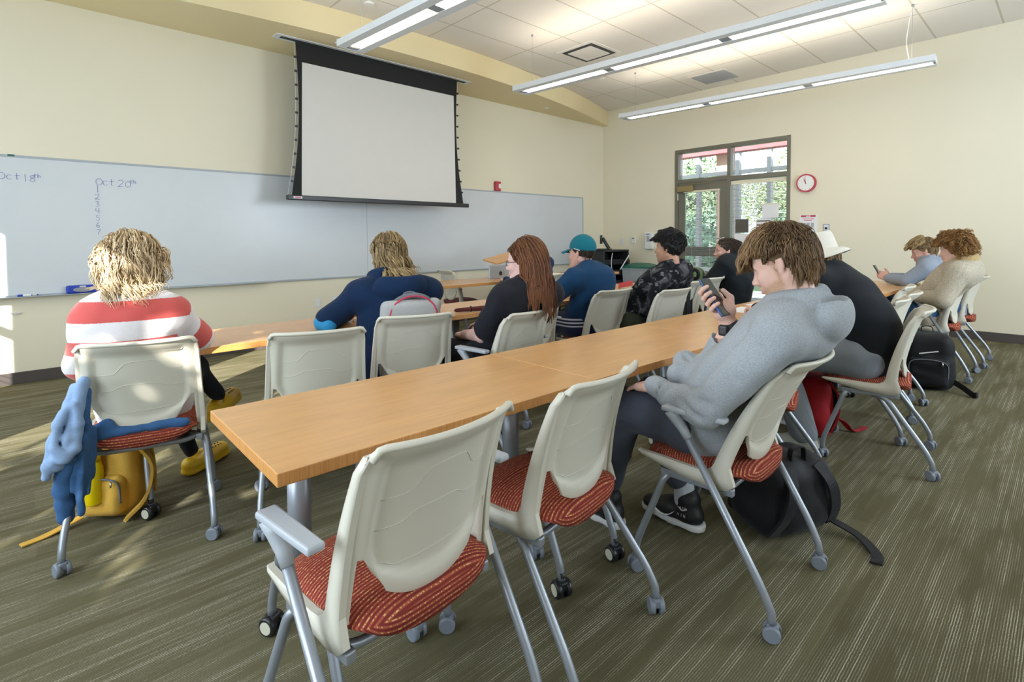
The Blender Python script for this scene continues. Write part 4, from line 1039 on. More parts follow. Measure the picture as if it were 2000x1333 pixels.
def attr_ramp(name, stops, interp='CONSTANT', a='stripe', fine=350):
    m, nt, b = nodes_of(name)
    A = N(nt, 'ShaderNodeAttribute', attribute_name=a); r = ramp(nt, stops, interp); f = noise(nt, coords(nt), fine, 3, .7)
    nt.links.new(math_(nt, 'ADD', A.outputs['Fac'], math_(nt, 'MULTIPLY', math_(nt, 'SUBTRACT', f, .5), .012)), r.inputs[0])
    fr = ramp(nt, [(.3, (.9, .9, .9)), (.7, (1.05, 1.05, 1.05))]); nt.links.new(f, fr.inputs[0])
    nt.links.new(mixc(nt, 1., r.outputs[0], fr.outputs[0], 'MULTIPLY'), b.inputs['Base Color']); b.inputs['Roughness'].default_value = .9; b.inputs['Specular IOR Level'].default_value = .2; b.inputs['Sheen Weight'].default_value = .3
    bump(nt, b, f, .5, .0015)
WH, RD = (.72, .70, .72), (.60, .10, .09)
attr_ramp('sweater_striped', [(0, WH), (.075, RD), (.176, WH), (.274, RD), (.359, WH), (.46, RD), (.56, WH)])
attr_ramp('shorts_striped', [(0, (.012, .02, .07)), (.40, (.62, .62, .66)), (.46, (.012, .02, .07)), (.53, (.62, .62, .66)), (.59, (.012, .02, .07)), (.66, (.62, .62, .66)), (.72, (.012, .02, .07))])
def camo():
    m, nt, b = nodes_of('hoodie_camo'); v = coords(nt)
    c1 = ramp(nt, [(0, (.008, .009, .012)), (.52, (.022, .023, .027)), (.60, (.075, .075, .082))], 'CONSTANT'); nt.links.new(noise(nt, v, 14, 2, .5, .6), c1.inputs[0])
    c2 = ramp(nt, [(0, (0, 0, 0)), (.62, (1, 1, 1))], 'CONSTANT'); nt.links.new(noise(nt, coords(nt, loc=(5, 3, 1), scale=(1, 1, 1.6)), 18, 2, .5, .4), c2.inputs[0])
    nt.links.new(mixc(nt, c2.outputs[0], c1.outputs[0], (.13, .13, .14)), b.inputs['Base Color']); b.inputs['Roughness'].default_value = .9; b.inputs['Specular IOR Level'].default_value = .2; bump(nt, b, noise(nt, v, 300, 3), .4, .0015)
camo()
def fleece():
    m, nt, b = nodes_of('fleece_beige'); v = coords(nt); f = noise(nt, v, 130, 4, .75)
    r = ramp(nt, [(.34, (.30, .26, .20)), (.50, (.46, .41, .32)), (.66, (.54, .48, .38))]); nt.links.new(f, r.inputs[0]); nt.links.new(r.outputs[0], b.inputs['Base Color']); b.inputs['Roughness'].default_value = .95; b.inputs['Specular IOR Level'].default_value = .1; bump(nt, b, f, .9, .004)
fleece()

# ------------------------------------------------------------------ figure building
A3 = lambda *p: np.array(p, float)
def unit(v): v = np.asarray(v, float); return v / (np.linalg.norm(v) + 1e-9)
HC, HR = A3(-.012, 0, .045), A3(.098, .076, .092)      # cranium in head space: x forward, y left, z up, ears at the origin
class Head:
    def __init__(s, c, yaw, pitch=0, roll=0, sc=.94): s.c = np.array(c, float); s.R = rot(yaw, pitch, roll); s.s = sc
    def w(s, p): return s.c + s.R @ (np.asarray(p, float) * s.s)
    def wv(s, P): return s.c + (np.asarray(P) * s.s) @ s.R.T
    def loc(s, P): return ((np.asarray(P) - s.c) @ s.R) / s.s
    def ell(s, V, c, r, k=.01, op='add', rz=0, ry=0):
        R = s.R @ np.array(Matrix.Rotation(rz, 3, 'Z') @ Matrix.Rotation(ry, 3, 'Y')); V.ell(s.w(c), np.asarray(r) * s.s, R, k * s.s, op)
    def cone(s, V, a, b, ra, rb, k=.01, op='add'): V.cone(s.w(a), s.w(b), ra * s.s, rb * s.s, k * s.s, op)
def head_skin(H, nek, h=.0048, slim=1., nose=1., mouth=0.):
    lo = np.minimum(H.w((0, 0, 0)) - .17, np.array(nek) - .08); hi = np.maximum(H.w((0, 0, .02)) + .17, np.array(nek) + .08); V = Vol(lo, hi, h)
    H.ell(V, HC, HR); H.ell(V, (.028, 0, .045), (.066, .062, .066), .03); H.ell(V, (.030, 0, -.028), (.064, .060 * slim, .082), .03)
    for y in (-1, 1):
        H.cone(V, (-.012, y * .052 * slim, -.042), (.050, y * .020, -.098), .020, .017, .03)
        H.ell(V, (.066, y * .036, -.024), (.024, .022, .026), .02)
    H.ell(V, (.066, 0, -.098), (.024, .024, .020), .02); H.ell(V, (.045, 0, -.080), (.042, .044 * slim, .034), .03)
    H.cone(V, (-.022, 0, -.04), H.loc(np.array(nek)), .056 * slim, .060 * slim, .03)
    for y in (-1, 1):
        H.cone(V, (.086, y * .012, .020), (.076, y * .046, .022), .011, .009, .014)          # brow
        H.ell(V, (.098, y * .031, .002), (.017, .018, .012), .014, 'sub')                     # socket
        H.cone(V, (.081, y * .018, .009), (.074, y * .044, .007), .006, .005, .005)           # upper lid
        H.cone(V, (.081, y * .018, -.006), (.073, y * .044, -.006), .005, .004, .005)         # lower lid
        H.ell(V, (.104, y * .011, -.034), (.012, .008, .008), .006)                           # nostril wing
        # ear: rim with a hollow
        H.ell(V, (-.010, y * .075, .002), (.019, .0085, .030), .007, rz=-y * .38, ry=-.2); H.ell(V, (-.005, y * .0855, .007), (.011, .0065, .017), .003, 'sub', rz=-y * .38, ry=-.2); H.ell(V, (-.001, y * .083, -.010), (.006, .0055, .008), .003, 'sub'); H.ell(V, (.008, y * .074, -.006), (.006, .006, .007), .004)
        H.ell(V, (-.004, y * .072, -.026), (.008, .006, .009), .006)
    H.cone(V, (.090, 0, .016), (.110 * nose, 0, -.026), .008, .0115, .012); H.ell(V, (.114 * nose, 0, -.030), (.012, .012, .010), .008)
    H.cone(V, (.099, 0, -.045), (.099, 0, -.052), .006, .006, .01)
    for y in (-1, 1): H.cone(V, (.1035, 0, -.0590), (.088, y * .021, -.0625 + mouth), .0055, .0035, .004); H.cone(V, (.1015, 0, -.0705), (.087, y * .020, -.0655 + mouth), .0065, .0035, .004)
    H.cone(V, (.108, .0, -.0645), (.090, .018, -.0645 + mouth), .0022, .0014, .003, 'sub'); H.cone(V, (.108, .0, -.0645), (.090, -.018, -.0645 + mouth), .0022, .0014, .003, 'sub')
    return V.skin()
def face_attrs(me, H, beard=0.):
    P = np.empty(len(me.vertices) * 3, np.float32); me.vertices.foreach_get('co', P); L = H.loc(P.reshape(-1, 3)); x, y, z = L.T
    near = (np.linalg.norm(L, axis=1) < .2)
    lip = np.clip(1 - (np.abs(z + .0645) - .0065) / .005, 0, 1) * np.clip(1 - (np.abs(y) - .017) / .006, 0, 1) * (x > .084) * near; attr(me, 'lip', lip * .8)
    lim = -.036 - .35 * np.clip(x - .03, 0, 1)
    bd = np.clip((lim - z) / .016, 0, 1) * np.clip((z + .135) / .02, 0, 1) * np.clip((x + .002) / .02, 0, 1) * near; bd = np.maximum(bd, np.clip(1 - np.abs(z + .049) / .010, 0, 1) * np.clip(1 - (np.abs(y) - .026) / .01, 0, 1) * (x > .08) * near * .8)
    bd = np.maximum(bd, np.clip((x + .004) / .012, 0, 1) * np.clip((.024 - x) / .012, 0, 1) * (np.abs(y) > .045) * (z < .03) * (z > -.07) * near)
    attr(me, 'beard', bd * beard * (1 - lip))
def add_eyes(H, par, hair, down=0.):
    for y in (-1, 1):
        bm = bmesh.new(); bmesh.ops.create_uvsphere(bm, u_segments=14, v_segments=10, radius=.0125 * H.s)
        for f in bm.faces: f.material_index = 0
        g = bmesh.ops.create_uvsphere(bm, u_segments=10, v_segments=8, radius=.0062 * H.s); bmesh.ops.translate(bm, vec=(.0075 * H.s, 0, -down * H.s), verts=g['verts'])
        for f in {f for v in g['verts'] for f in v.link_faces}: f.material_index = 1
        o = put('eye', bm_mesh(bm), ['eye_white', 'eye_iris'], par, True); M = Matrix(H.R.tolist()).to_4x4(); M.translation = Vector(H.w((.0735, y * .031, .0015))); o.matrix_local = M
        bm = bmesh.new(); P = [H.w(p) for p in ((.0965, y * .012, .0215), (.0945, y * .026, .0275), (.083, y * .042, .0265), (.073, y * .050, .020))]; tube(bm, smooth_line(P, 4), [.0025, .0032, .0035, .0035, .0035, .0035, .0033, .003, .0028, .0025, .002, .0018, .001][:13], 6)
        put('eyebrow', tone(bm_mesh(bm), .3), hair, par)
def tone(me, v): attr(me, 'tone', np.full(len(me.vertices), v)); return me
def hl_default(x): return np.interp(x, [-.13, -.06, -.03, -.005, .012, .03, .055, .08, .1], [-.075, -.07, -.055, -.03, .012, .022, .052, .072, .085])
def cap_mesh(H, off=.010, hl=hl_default, h=.006, grow=(1, 1, 1), wob=.003, wf=90., seed=0, extra=None):
    V = Vol(H.c - .19 * H.s, H.c + .22 * H.s, h); P = np.stack(np.meshgrid(*V.ax, indexing='ij'), -1); L = H.loc(P); r = (HR + off) * np.array(grow)
    Q = L - HC; k0 = np.linalg.norm(Q / r, axis=-1); k1 = np.linalg.norm(Q / r ** 2, axis=-1) + 1e-9; d = k0 * (k0 - 1) / k1
    ang = np.arctan2(L[..., 1], L[..., 0] + .04); d = d + wob * np.sin(ang * 17 + 2 * np.sin(L[..., 2] * wf * .6)) * np.clip(k0, 0, 1) + wob * .6 * np.sin(L[..., 2] * wf + ang * 5 + seed)
    V.F = (np.maximum(d, (hl(L[..., 0]) - L[..., 2]) * .8) * H.s).astype(np.float32)
    if extra: extra(V)
    return V.skin()
def strand_np(P, r, tones, sides=3):
    """tubes along P (n, steps, 3); r (n, steps)"""
    n, m, _ = P.shape; T = np.gradient(P, axis=1); T /= np.linalg.norm(T, axis=2, keepdims=True) + 1e-9
    a = np.where(np.abs(T[..., 2:3]) < .9, A3(0, 0, 1), A3(1, 0, 0)); U = np.cross(T, a); U /= np.linalg.norm(U, axis=2, keepdims=True) + 1e-9; Wv = np.cross(T, U)
    ring = [P + (U * math.cos(2 * PI * k / sides) + Wv * math.sin(2 * PI * k / sides)) * r[..., None] for k in range(sides)]
    V = np.stack(ring, 2); idx = np.arange(n * m * sides).reshape(n, m, sides); q = []
    for k in range(sides):
        k2 = (k + 1) % sides; q.append(np.stack([idx[:, :-1, k], idx[:, :-1, k2], idx[:, 1:, k2], idx[:, 1:, k]], -1).reshape(-1, 4))
    return V.reshape(-1, 3), np.concatenate(q), np.broadcast_to(tones[:, :, None], (n, m, sides)).reshape(-1)
def strands(H, n, seed, length, hl=hl_default, crown=(-.045, 0, .14), fwd=0., grav=.5, lay=.014, base=.004, curl=0., curlf=1., r=.0032, steps=9, obst=(), jit=.25, side=0., region=None, out=.0, sides=3, tone_lo=.1, tone_hi=.9, grow=(1, 1, 1), tip=.25, forbid=None, clump=14, conv=.55):
    g = np.random.default_rng(seed); D = g.normal(size=(n * 6, 3)); D /= np.linalg.norm(D, axis=1)[:, None]; HRg = HR * np.array(grow); P0 = HC + HRg * D
    ok = P0[:, 2] > hl(P0[:, 0]) - .004
    if region is not None: ok &= region(P0)
    D = D[ok][:n]; n = len(D); p = HC + (HRg + base) * D; nr = D / HRg; nr /= np.linalg.norm(nr, axis=1)[:, None]
    t = p - np.array(crown); t -= nr * (t * nr).sum(1, keepdims=True); t /= np.linalg.norm(t, axis=1)[:, None] + 1e-6
    nc = max(1, n // clump); own = np.argmax(D @ D[:nc].T, 1); d = t + jit * (g.normal(size=(nc, 3))[own] + .35 * g.normal(size=(n, 3))) + A3(fwd, side, 0) + nr * out; d /= np.linalg.norm(d, axis=1)[:, None]
    L = length * (.72 + .45 * g.random(nc)[own] + .12 * g.random(n)); ds = (L / steps)[:, None]; grv = H.R.T @ A3(0, 0, -1); ly = base + lay * g.random(n)
    path = [p.copy()]; ph = g.random(nc)[own] * 6.28 + .5 * g.random(n); ob = [(H.loc(np.array(c)), rr / H.s) for c, rr in obst]
    for i in range(steps):
        d = d + grv * grav * (.35 + i / steps) + A3(fwd, side, 0) * .15; d /= np.linalg.norm(d, axis=1)[:, None]; p = p + d * ds
        Q = (p - HC) / (HRg + ly[:, None]); k = np.linalg.norm(Q, axis=1); ins = k < 1; p[ins] = HC + (p[ins] - HC) / k[ins][:, None]
        for c, rr in ob:
            q = p - c; k = np.linalg.norm(q, axis=1); ins = k < rr + ly * .5; p[ins] = c + q[ins] / k[ins][:, None] * (rr + ly[ins] * .5)[:, None]
        path.append(p.copy())
    P = np.stack(path, 1); P = P + (P[own] - P) * (conv * np.linspace(0, 1, steps + 1) ** 1.3)[None, :, None]
    if curl:
        T = np.gradient(P, axis=1); T /= np.linalg.norm(T, axis=2, keepdims=True) + 1e-9; b1 = np.cross(T, A3(.3, .5, .8)); b1 /= np.linalg.norm(b1, axis=2, keepdims=True) + 1e-9; b2 = np.cross(T, b1); a = ph[:, None] + curlf * np.arange(steps + 1)[None]; w = np.linspace(.1, 1, steps + 1)[None]
        P = P + curl * (b1 * (np.sin(a) * w)[..., None] + b2 * (np.cos(a) * w)[..., None])
    fb = forbid or (lambda x, y, z: ((x > .030) & (z < .046)) | ((np.abs(y) > .05) & (x > -.036) & (x <= .031) & (z < .030) & (z > -.06)))
    bad = np.maximum.accumulate(fb(P[..., 0], P[..., 1], P[..., 2]), axis=1); first = np.where(bad.any(1), bad.argmax(1), steps + 1); ix = np.minimum(np.arange(steps + 1)[None], np.maximum(first - 1, 0)[:, None]); keep = first > 1
    P = np.take_along_axis(P, ix[..., None], 1); P = P + 1e-5 * np.arange(steps + 1)[None, :, None] * d[:, None, :]
    s = np.linspace(0, 1, steps + 1); rr = r * (.7 + .6 * g.random(n))[:, None] * (1 - (1 - tip) * s ** 2)[None]; tn = tone_lo + (tone_hi - tone_lo) * ((.6 * g.random(nc)[own] + .4 * g.random(n))[:, None] * .7 + .3 * s[None])
    rr = rr * np.where(np.arange(steps + 1)[None] >= first[:, None], .2, 1.)
    P, rr, tn = P[keep], rr[keep], tn[keep]
    return strand_np(H.wv(P), rr * H.s, tn, sides)
def hair_obj(H, par, mat, cap, groups, cap_tone=.18, name='hair'):
    Vs, Qs, T, o = [], [], [], 0
    if cap is not None: Vs.append(cap[0]); Qs.append(cap[1]); T.append(np.full(len(cap[0]), cap_tone)); o = len(cap[0])
    for V, Q, t in groups: Vs.append(V); Qs.append(Q + o); T.append(t); o += len(V)
    me = np_mesh(np.concatenate(Vs), np.concatenate(Qs)); attr(me, 'tone', np.concatenate(T)); return put(name, me, mat, par)
def hand(V, wr, d, n, right, curl=(.35, .45, .35), s=1., spread=.0, thumb=(.6, .75, .25), k=.006):
    """palm, four unequal fingers bent at three joints, and a thumb leaving the side of the palm; d towards the fingers, n where the palm faces"""
    wr = np.array(wr, float); d = unit(d); n = unit(np.array(n, float) - d * np.dot(n, d)); t = np.cross(d, n) * (1 if right else -1)
    V.cone(wr - d * .03 * s, wr + d * .02 * s, .026 * s, .025 * s, .012)
    V.box(wr + d * .052 * s, A3(.043, .041, .0155) * s, .0145 * s, np.stack([d, t, n], 1), .012)
    V.ell(wr + d * .035 * s + t * .026 * s + n * .008 * s, A3(.034, .019, .017) * s, np.stack([d, t, n], 1), .012)
    for i, (o, L) in enumerate(zip((.0305, .0105, -.0100, -.0290), (.074, .083, .076, .060))):
        p = wr + d * (.090 - .004 * abs(i - 1)) * s + t * o * s; a = 0.; dd = unit(d + t * spread * (1.5 - i))
        ax = dd
        for f, c in zip((.46, .30, .24), curl):
            a += c * (1 + .12 * i); v = dd * math.cos(a) + n * math.sin(a); q = p + v * L * f * s; V.cone(p, q, (.0088 if f > .4 else .0080 if f > .28 else .0074) * s, (.0080 if f > .4 else .0074 if f > .28 else .0062) * s, k * .6); p = q
    p = wr + d * .026 * s + t * .030 * s + n * .006 * s; v = unit(d * thumb[0] + t * thumb[1] + n * thumb[2]); q = p + v * .040 * s; V.cone(p, q, .0125 * s, .0100 * s, k); v2 = unit(v + d * .5); V.cone(q, q + v2 * .030 * s, .0098 * s, .0078 * s, k * .6)
def torso(V, J, g=0., b=1., k=.05):
    l = unit(J['shL'] - J['shR']); mid = (J['shL'] + J['shR']) / 2
    def c(a, e, ra, rb, ratio):
        n = np.cross(l, unit(e - a)); V.cone(a, e, ra * b + g, rb * b + g, k, flat=n, ratio=ratio)
    hips = J['pel']
    c(hips, J['wai'], .152, .138, .72); c(J['wai'], J['che'], .138, .158, .66); up = J['che'] + (mid - J['che']) * .75; c(J['che'], up, .158, .120, .62)
    V.cone(J['shL'] + (J['shR'] - J['shL']) * .12, J['shR'] + (J['shL'] - J['shR']) * .12, .064 * b + g, .064 * b + g, k)
    V.cone(J['nek'] - unit(J['nek'] - mid) * .0, mid, .050 * b + g, .085 * b + g, k)
    for s in ('L', 'R'): V.cone(J['nek'] - A3(0, 0, .02), J['sh' + s], .046 * b + g, .056 * b + g, k)
def arm(V, J, s, g=0., b=1., k=.03, upto=1., r=(.055, .047, .044, .031)):
    a, e, w = J['sh' + s], J['el' + s], J['wr' + s]; V.cone(a, e, r[0] * b + g, r[1] * b + g, k)
    if upto > 0: V.cone(e, e + (w - e) * upto, r[2] * b + g, (r[2] + (r[3] - r[2]) * upto) * b + g * .8, k)
def legs(V, J, g=0., b=1., k=.03, r=(.088, .066, .060, .046), lower=True, end=0.):
    for s in 'LR':
        V.cone(J['hi' + s], J['kn' + s], r[0] * b + g, r[1] * b + g, k)
        if lower: V.cone(J['kn' + s], J['an' + s] + A3(0, 0, .03) + (J['kn' + s] - J['an' + s]) * end, r[2] * b + g, r[3] * b + g, k)
    V.cone(J['hiL'], J['hiR'], .10 * b + g, .10 * b + g, k)
def bounds(J, keys, m): P = np.array([J[k] for k in keys]); return P.min(0) - m, P.max(0) + m
TOPK = ('pel', 'wai', 'che', 'nek', 'shL', 'shR', 'elL', 'elR', 'wrL', 'wrR'); LEGK = ('pel', 'hiL', 'hiR', 'knL', 'knR', 'anL', 'anR')
def joints(x, y, deg, **kw):
    """a seated figure in local space (x right, y forward) turned and moved to the chair"""
    D = dict(pel=(0, -.02, .55), wai=(0, -.05, .70), che=(0, -.05, .86), nek=(0, -.01, 1.01), shL=(-.175, -.02, .955), shR=(.175, -.02, .955), elL=(-.215, .12, .73), elR=(.215, .12, .73), wrL=(-.14, .34, .76), wrR=(.14, .34, .76),
             hiL=(-.09, .0, .545), hiR=(.09, .0, .545), knL=(-.11, .43, .53), knR=(.11, .43, .53), anL=(-.12, .40, .09), anR=(.12, .40, .09))
    D.update(kw); a = math.radians(deg); c, s = math.cos(a), math.sin(a)
    return {k: A3(x + v[0] * c - v[1] * s, y + v[0] * s + v[1] * c, v[2]) for k, v in D.items()}
def wj(x, y, deg, v): a = math.radians(deg); return A3(x + v[0] * math.cos(a) - v[1] * math.sin(a), y + v[0] * math.sin(a) + v[1] * math.cos(a), v[2])
def hood(V, nek, back, lat, s=1., k=.03, drop=.0, out=.0):
    """a hood lying down: a thick roll round the neck and a bag over the upper back, open at the top"""
    nek, back, lat = np.array(nek), unit(back), unit(lat); up = A3(0, 0, 1)
    n = 18; ring = []
    for i in range(n + 1):
        a = -2.5 + 5.0 * i / n; ring.append(nek + (back * math.cos(a) * .080 + lat * math.sin(a) * .088) * s + up * (.028 + .022 * math.cos(a)) * s)
    for a, b_ in zip(ring[:-1], ring[1:]): V.cone(a, b_, .024 * s, .024 * s, .015)
    V.ell(nek + back * (.088 * s + out) + up * (-.014 - drop) * s, A3(.046, .126, .068) * s, np.stack([back, lat, up], 1), .03 if out <= 0 else .012)
    V.ell(nek + back * (.072 * s + out) + up * .048 * s, A3(.042, .085, .055) * s, np.stack([back, lat, up], 1), .02, 'sub')
def person(label, J, H, skin, hairm, top, bottom, base, sleeve=1., bulk=1., g=.012, res=.008, folds=(.0022, 55.), hoodie=False, hands=(None, None), hood_s=1., hood_out=0., beard=0., eyes=True, slim=1., nose=1., mouth=0., legg=.010, top_attr=None, leg_lower=True, extra_top=None, group=None, skin_fn=None, down=0., hem=.0, bot_attr=None, leg_end=0.):
    t = thing('person', label, 'person', base)
    off = -Vector(base)
    def add(name, V, m, par=None):
        v, q = V.skin() if isinstance(V, Vol) else V
        me = np_mesh(v - np.array(base), q); return put(name, me, m, par or t)
    f = unit(np.cross(unit(J['shR'] - J['shL']), A3(0, 0, 1)) * -1); f = unit(A3(-(J['shL'] - J['shR'])[1], (J['shL'] - J['shR'])[0], 0) * -1)
    # one body: trunk and limbs, with the head and the hands worked finer
    lo, hi = bounds(J, TOPK + LEGK, .2); V = Vol(lo, hi, .016); torso(V, J, -.012, bulk * .94); [arm(V, J, s, -.010) for s in 'LR']; legs(V, J, -.032); parts = [V.skin()]
    parts.append(head_skin(H, J['nek'] - A3(0, 0, .03), slim=slim, nose=nose, mouth=mouth))
    for s, hd in zip('LR', hands):
        if hd is None: continue
        wr = J['wr' + s]; st = J['el' + s] if sleeve < .8 else wr + (J['el' + s] - wr) * .25
        hv = Vol(np.minimum(np.minimum(wr, st), wr + unit(hd['d']) * .2) - .11, np.maximum(np.maximum(wr, st), wr + unit(hd['d']) * .2) + .11, .0042 if sleeve >= .8 else .005)
        if sleeve < .8: hv.cone(J['el' + s], wr, .043, .027, .02); hv.cone(J['sh' + s] + (J['el' + s] - J['sh' + s]) * .4, J['el' + s], .046, .043, .02)
        hand(hv, wr, right=s == 'R', **hd); parts.append(hv.skin())
    if skin_fn: parts.append(skin_fn())
    v, q = merge_np(parts); me = np_mesh(v - np.array(base), q); Hl = Head(H.c - np.array(base), 0); Hl.R = H.R; Hl.s = H.s; face_attrs(me, Hl, beard); body = put('body', me, skin, t)
    if eyes: add_eyes(Hl, t, hairm, down)
    # upper garment
    lo, hi = bounds(J, TOPK, .20); V = Vol(lo, hi, res); torso(V, J, g, bulk); 
    for s in 'LR':
        if sleeve >= .8: arm(V, J, s, g, bulk, upto=min(1, sleeve), k=.016)
        else: a, e = J['sh' + s], J['el' + s]; V.cone(a, a + (e - a) * sleeve, .057 * bulk + g, .058 * bulk + g, .03)
        if sleeve >= 1:
            w = J['wr' + s]; d = unit(w - J['el' + s]); V.cone(w - d * .045, w - d * .012, .037 * bulk + g * .5, .036 * bulk + g * .5, .006)
    if hem: V.cone(J['pel'] + A3(0, 0, .01), J['pel'] + A3(0, 0, -.03), .15 * bulk + g, .155 * bulk + g, .03, flat=f, ratio=.8)
    if folds: V.folds(folds[0], folds[1], seed=int(abs(base[0] * 97 + base[1] * 31)))
    if hoodie: hood(V, J['nek'] + A3(0, 0, .0), -f, J['shL'] - J['shR'], hood_s, out=hood_out)
    if extra_top: extra_top(V, f)
    v, q = V.skin(); me = np_mesh(v - np.array(base), q)
    if top_attr: attr(me, 'stripe', top_attr(v))
    put(top[0], me, top[1], t)
    # lower garment
    lo, hi = bounds(J, LEGK, .16); V = Vol(lo, hi, max(res, .009)); legs(V, J, legg, bulk, lower=leg_lower, end=leg_end)
    if folds: V.folds(.003, 48., seed=3)
    v, q = V.skin(); me = np_mesh(v - np.array(base), q)
    if bot_attr: attr(me, 'stripe', bot_attr(v))
    put(bottom[0], me, bottom[1], t)
    return t, Hl, add
def shoe(t, base, an, dirv, m, sole='shoe_white', name='shoe', L=.27, s=1.):
    an = np.array(an, float) - np.array(base); d = unit(A3(dirv[0], dirv[1], 0)); l = A3(-d[1], d[0], 0); c0 = A3(an[0], an[1], 0); up = A3(0, 0, 1); z0 = an[2] - .09
    V = Vol(c0 - .30 + A3(0, 0, .2 + z0), c0 + A3(.30, .30, .22 + z0), .006); V.cone(c0 - d * .045 + up * (.055 + z0), c0 + d * .05 + up * (.06 + z0), .042, .042, .02); V.cone(c0 + d * .05 + up * (.055 + z0), c0 + d * .165 + up * (.038 + z0), .045, .034, .03); V.cone(c0 - d * .02 + up * (.06 + z0), c0 - d * .02 + up * (.115 + z0), .047, .050, .02); V.cut(c0 + up * (.018 + z0), -up)
    o = put(name, np_mesh(*V.skin()), m, t)
    V = Vol(c0 - .30 + A3(0, 0, .2 + z0), c0 + A3(.30, .30, .2 + z0), .006); V.cone(c0 - d * .05 + up * (.018 + z0), c0 + d * .04 + up * (.016 + z0), .044, .040, .02); V.cone(c0 + d * .04 + up * (.016 + z0), c0 + d * .170 + up * (.020 + z0), .044, .036, .02); V.cut(c0 + up * (.030 + z0), up); V.cut(c0 + up * (.001 + z0), -up)
    put('sole', np_mesh(*V.skin()), sole, o); return o
# ------------------------------------------------------------------ the students
DN = A3(0, 0, -1)
def J_(**k): return {a: A3(*b) for a, b in k.items()}
# 1. grey hoodie, reading a phone
J = J_(pel=(1.88, .935, .565), wai=(1.885, .865, .70), che=(1.885, .710, .87), nek=(1.88, .62, 1.005), shL=(1.685, .615, .94), shR=(2.075, .66, .945), elL=(1.635, .82, .665), elR=(1.985, .985, .70), wrL=(1.715, 1.055, .678), wrR=(1.912, .868, .895),
       hiL=(1.79, .935, .555), hiR=(1.97, .935, .555), knL=(1.78, 1.235, .545), knR=(2.0, 1.24, .55), anL=(1.83, 1.37, .09), anR=(2.035, 1.115, .10))
PB = (1.88, .80, 0.)
pc = A3(1.848, .894, 1.019); pu = unit(A3(0, .57, .82)); pn = unit(A3(0, -.82, .57)); pw = A3(1, 0, 0)
CREASE = [((1.575, .76, .705), (1.60, .87, .715)), ((1.572, .80, .655), (1.612, .905, .69)), ((1.59, .84, .61), (1.64, .93, .66)), ((1.61, .70, .80), (1.66, .77, .83)), ((1.625, .73, .76), (1.69, .82, .79)), ((1.655, .96, .73), (1.635, 1.0, .66)), ((1.68, 1.0, .725), (1.66, 1.02, .65)),
    ((1.70, .745, .60), (1.85, .72, .615)), ((1.70, .74, .655), (1.86, .71, .67)), ((1.95, 1.06, .74), (1.90, 1.02, .70)), ((1.90, 1.04, .77), (1.88, .99, .74)), ((1.70, .60, 1.0), (1.80, .70, 1.0))]
def phone_hand():
    V = Vol(pc - .16, pc + .16, .0036); w = J['wrR']
    V.cone(w - A3(.02, -.02, .05), w + A3(.0, .0, .01), .030, .029, .015); palm = pc + pw * .040 - pn * .016 - pu * .050
    V.cone(w, palm, .030, .030, .02); V.cone(palm, pc + pw * .052 - pn * .014 + pu * .005, .024, .018, .02); V.cone(palm - pw * .01, pc + pw * .020 - pn * .030 - pu * .055, .026, .020, .02)
    for i, (s, L) in enumerate(zip((.028, .004, -.020, -.043), (1., 1.04, 1., .9))):
        a = pc + pw * .048 - pn * .022 + pu * (s - .006); b = pc + pw * .012 - pn * .029 + pu * s; c = pc - pw * (.036 * L) - pn * .022 + pu * (s + .006); e = pc - pw * (.0475 * L) - pn * .002 + pu * (s + .010); f = pc - pw * (.038 * L) + pn * .0135 + pu * (s + .012)
        V.cone(a, b, .0105, .0098, .008); V.cone(b, c, .0098, .0090, .004); V.cone(c, e, .0090, .0082, .004); V.cone(e, f, .0080, .0070, .004)
    a = pc + pw * .050 + pn * .000 - pu * .060; b = pc + pw * .056 + pn * .024 - pu * .022; c = pc + pw * .030 + pn * .026 + pu * .010
    V.cone(palm, a, .026, .019, .015); V.cone(a, b, .016, .0125, .008); V.cone(b, c, .0115, .0085, .004)
    return V.skin()
H = Head((1.875, .668, 1.143), math.radians(94), math.radians(-22), 0, .945)
t, Hl, add = person('person in a grey hoodie reading a phone held up in one hand', J, H, 'skin_fair', 'hair_brown', ('hoodie', 'hoodie_grey'), ('trousers', 'trousers_slate'), PB, bulk=1.06, g=.013, res=.0062, folds=(.0046, 34.), hoodie=True, hood_s=1.06, hood_out=.012,
    hands=(dict(d=(.34, .92, -.16), n=(.05, -.16, -1), curl=(.10, .16, .12), spread=.07, thumb=(.85, .32, .06)), None), beard=1., leg_end=.20, skin_fn=phone_hand, down=.003,
    extra_top=lambda V, f: [V.cone((1.905, 1.0, .675), (1.93, 1.055, .735), .055, .050, .03), V.cone((1.86, 1.04, .70), (1.90, .95, .72), .05, .05, .03), V.ell((1.90, .632, .94), (.185, .118, .100), None, .07), V.cone((1.80, .90, .56), (1.97, .90, .56), .115, .115, .05)] + [V.cone(x, y, .002, .002, .024, 'sub') for x, y in CREASE] + [V.cone(J['wrR'] - A3(-.305, -.49, .816) * .026, J['wrR'] + A3(-.305, -.49, .816) * .06, .052, .052, .004, 'sub')])
def fringe(P): return P[:, 0] > .01
FB = lambda x, y, z: ((x > .040) & (x < .085) & (z < .040 + .35 * (x - .04))) | ((x >= .085) & (z < .016)) | ((np.abs(y) > .045) & (x > -.036) & (x <= .022) & (z < .036) & (z > -.06)) | ((x > .022) & (x <= .040) & (z < .016)) | (z < -.118)
cap = cap_mesh(Hl, .009, h=.0055, wob=.003, hl=lambda x: hl_default(x) + .01)
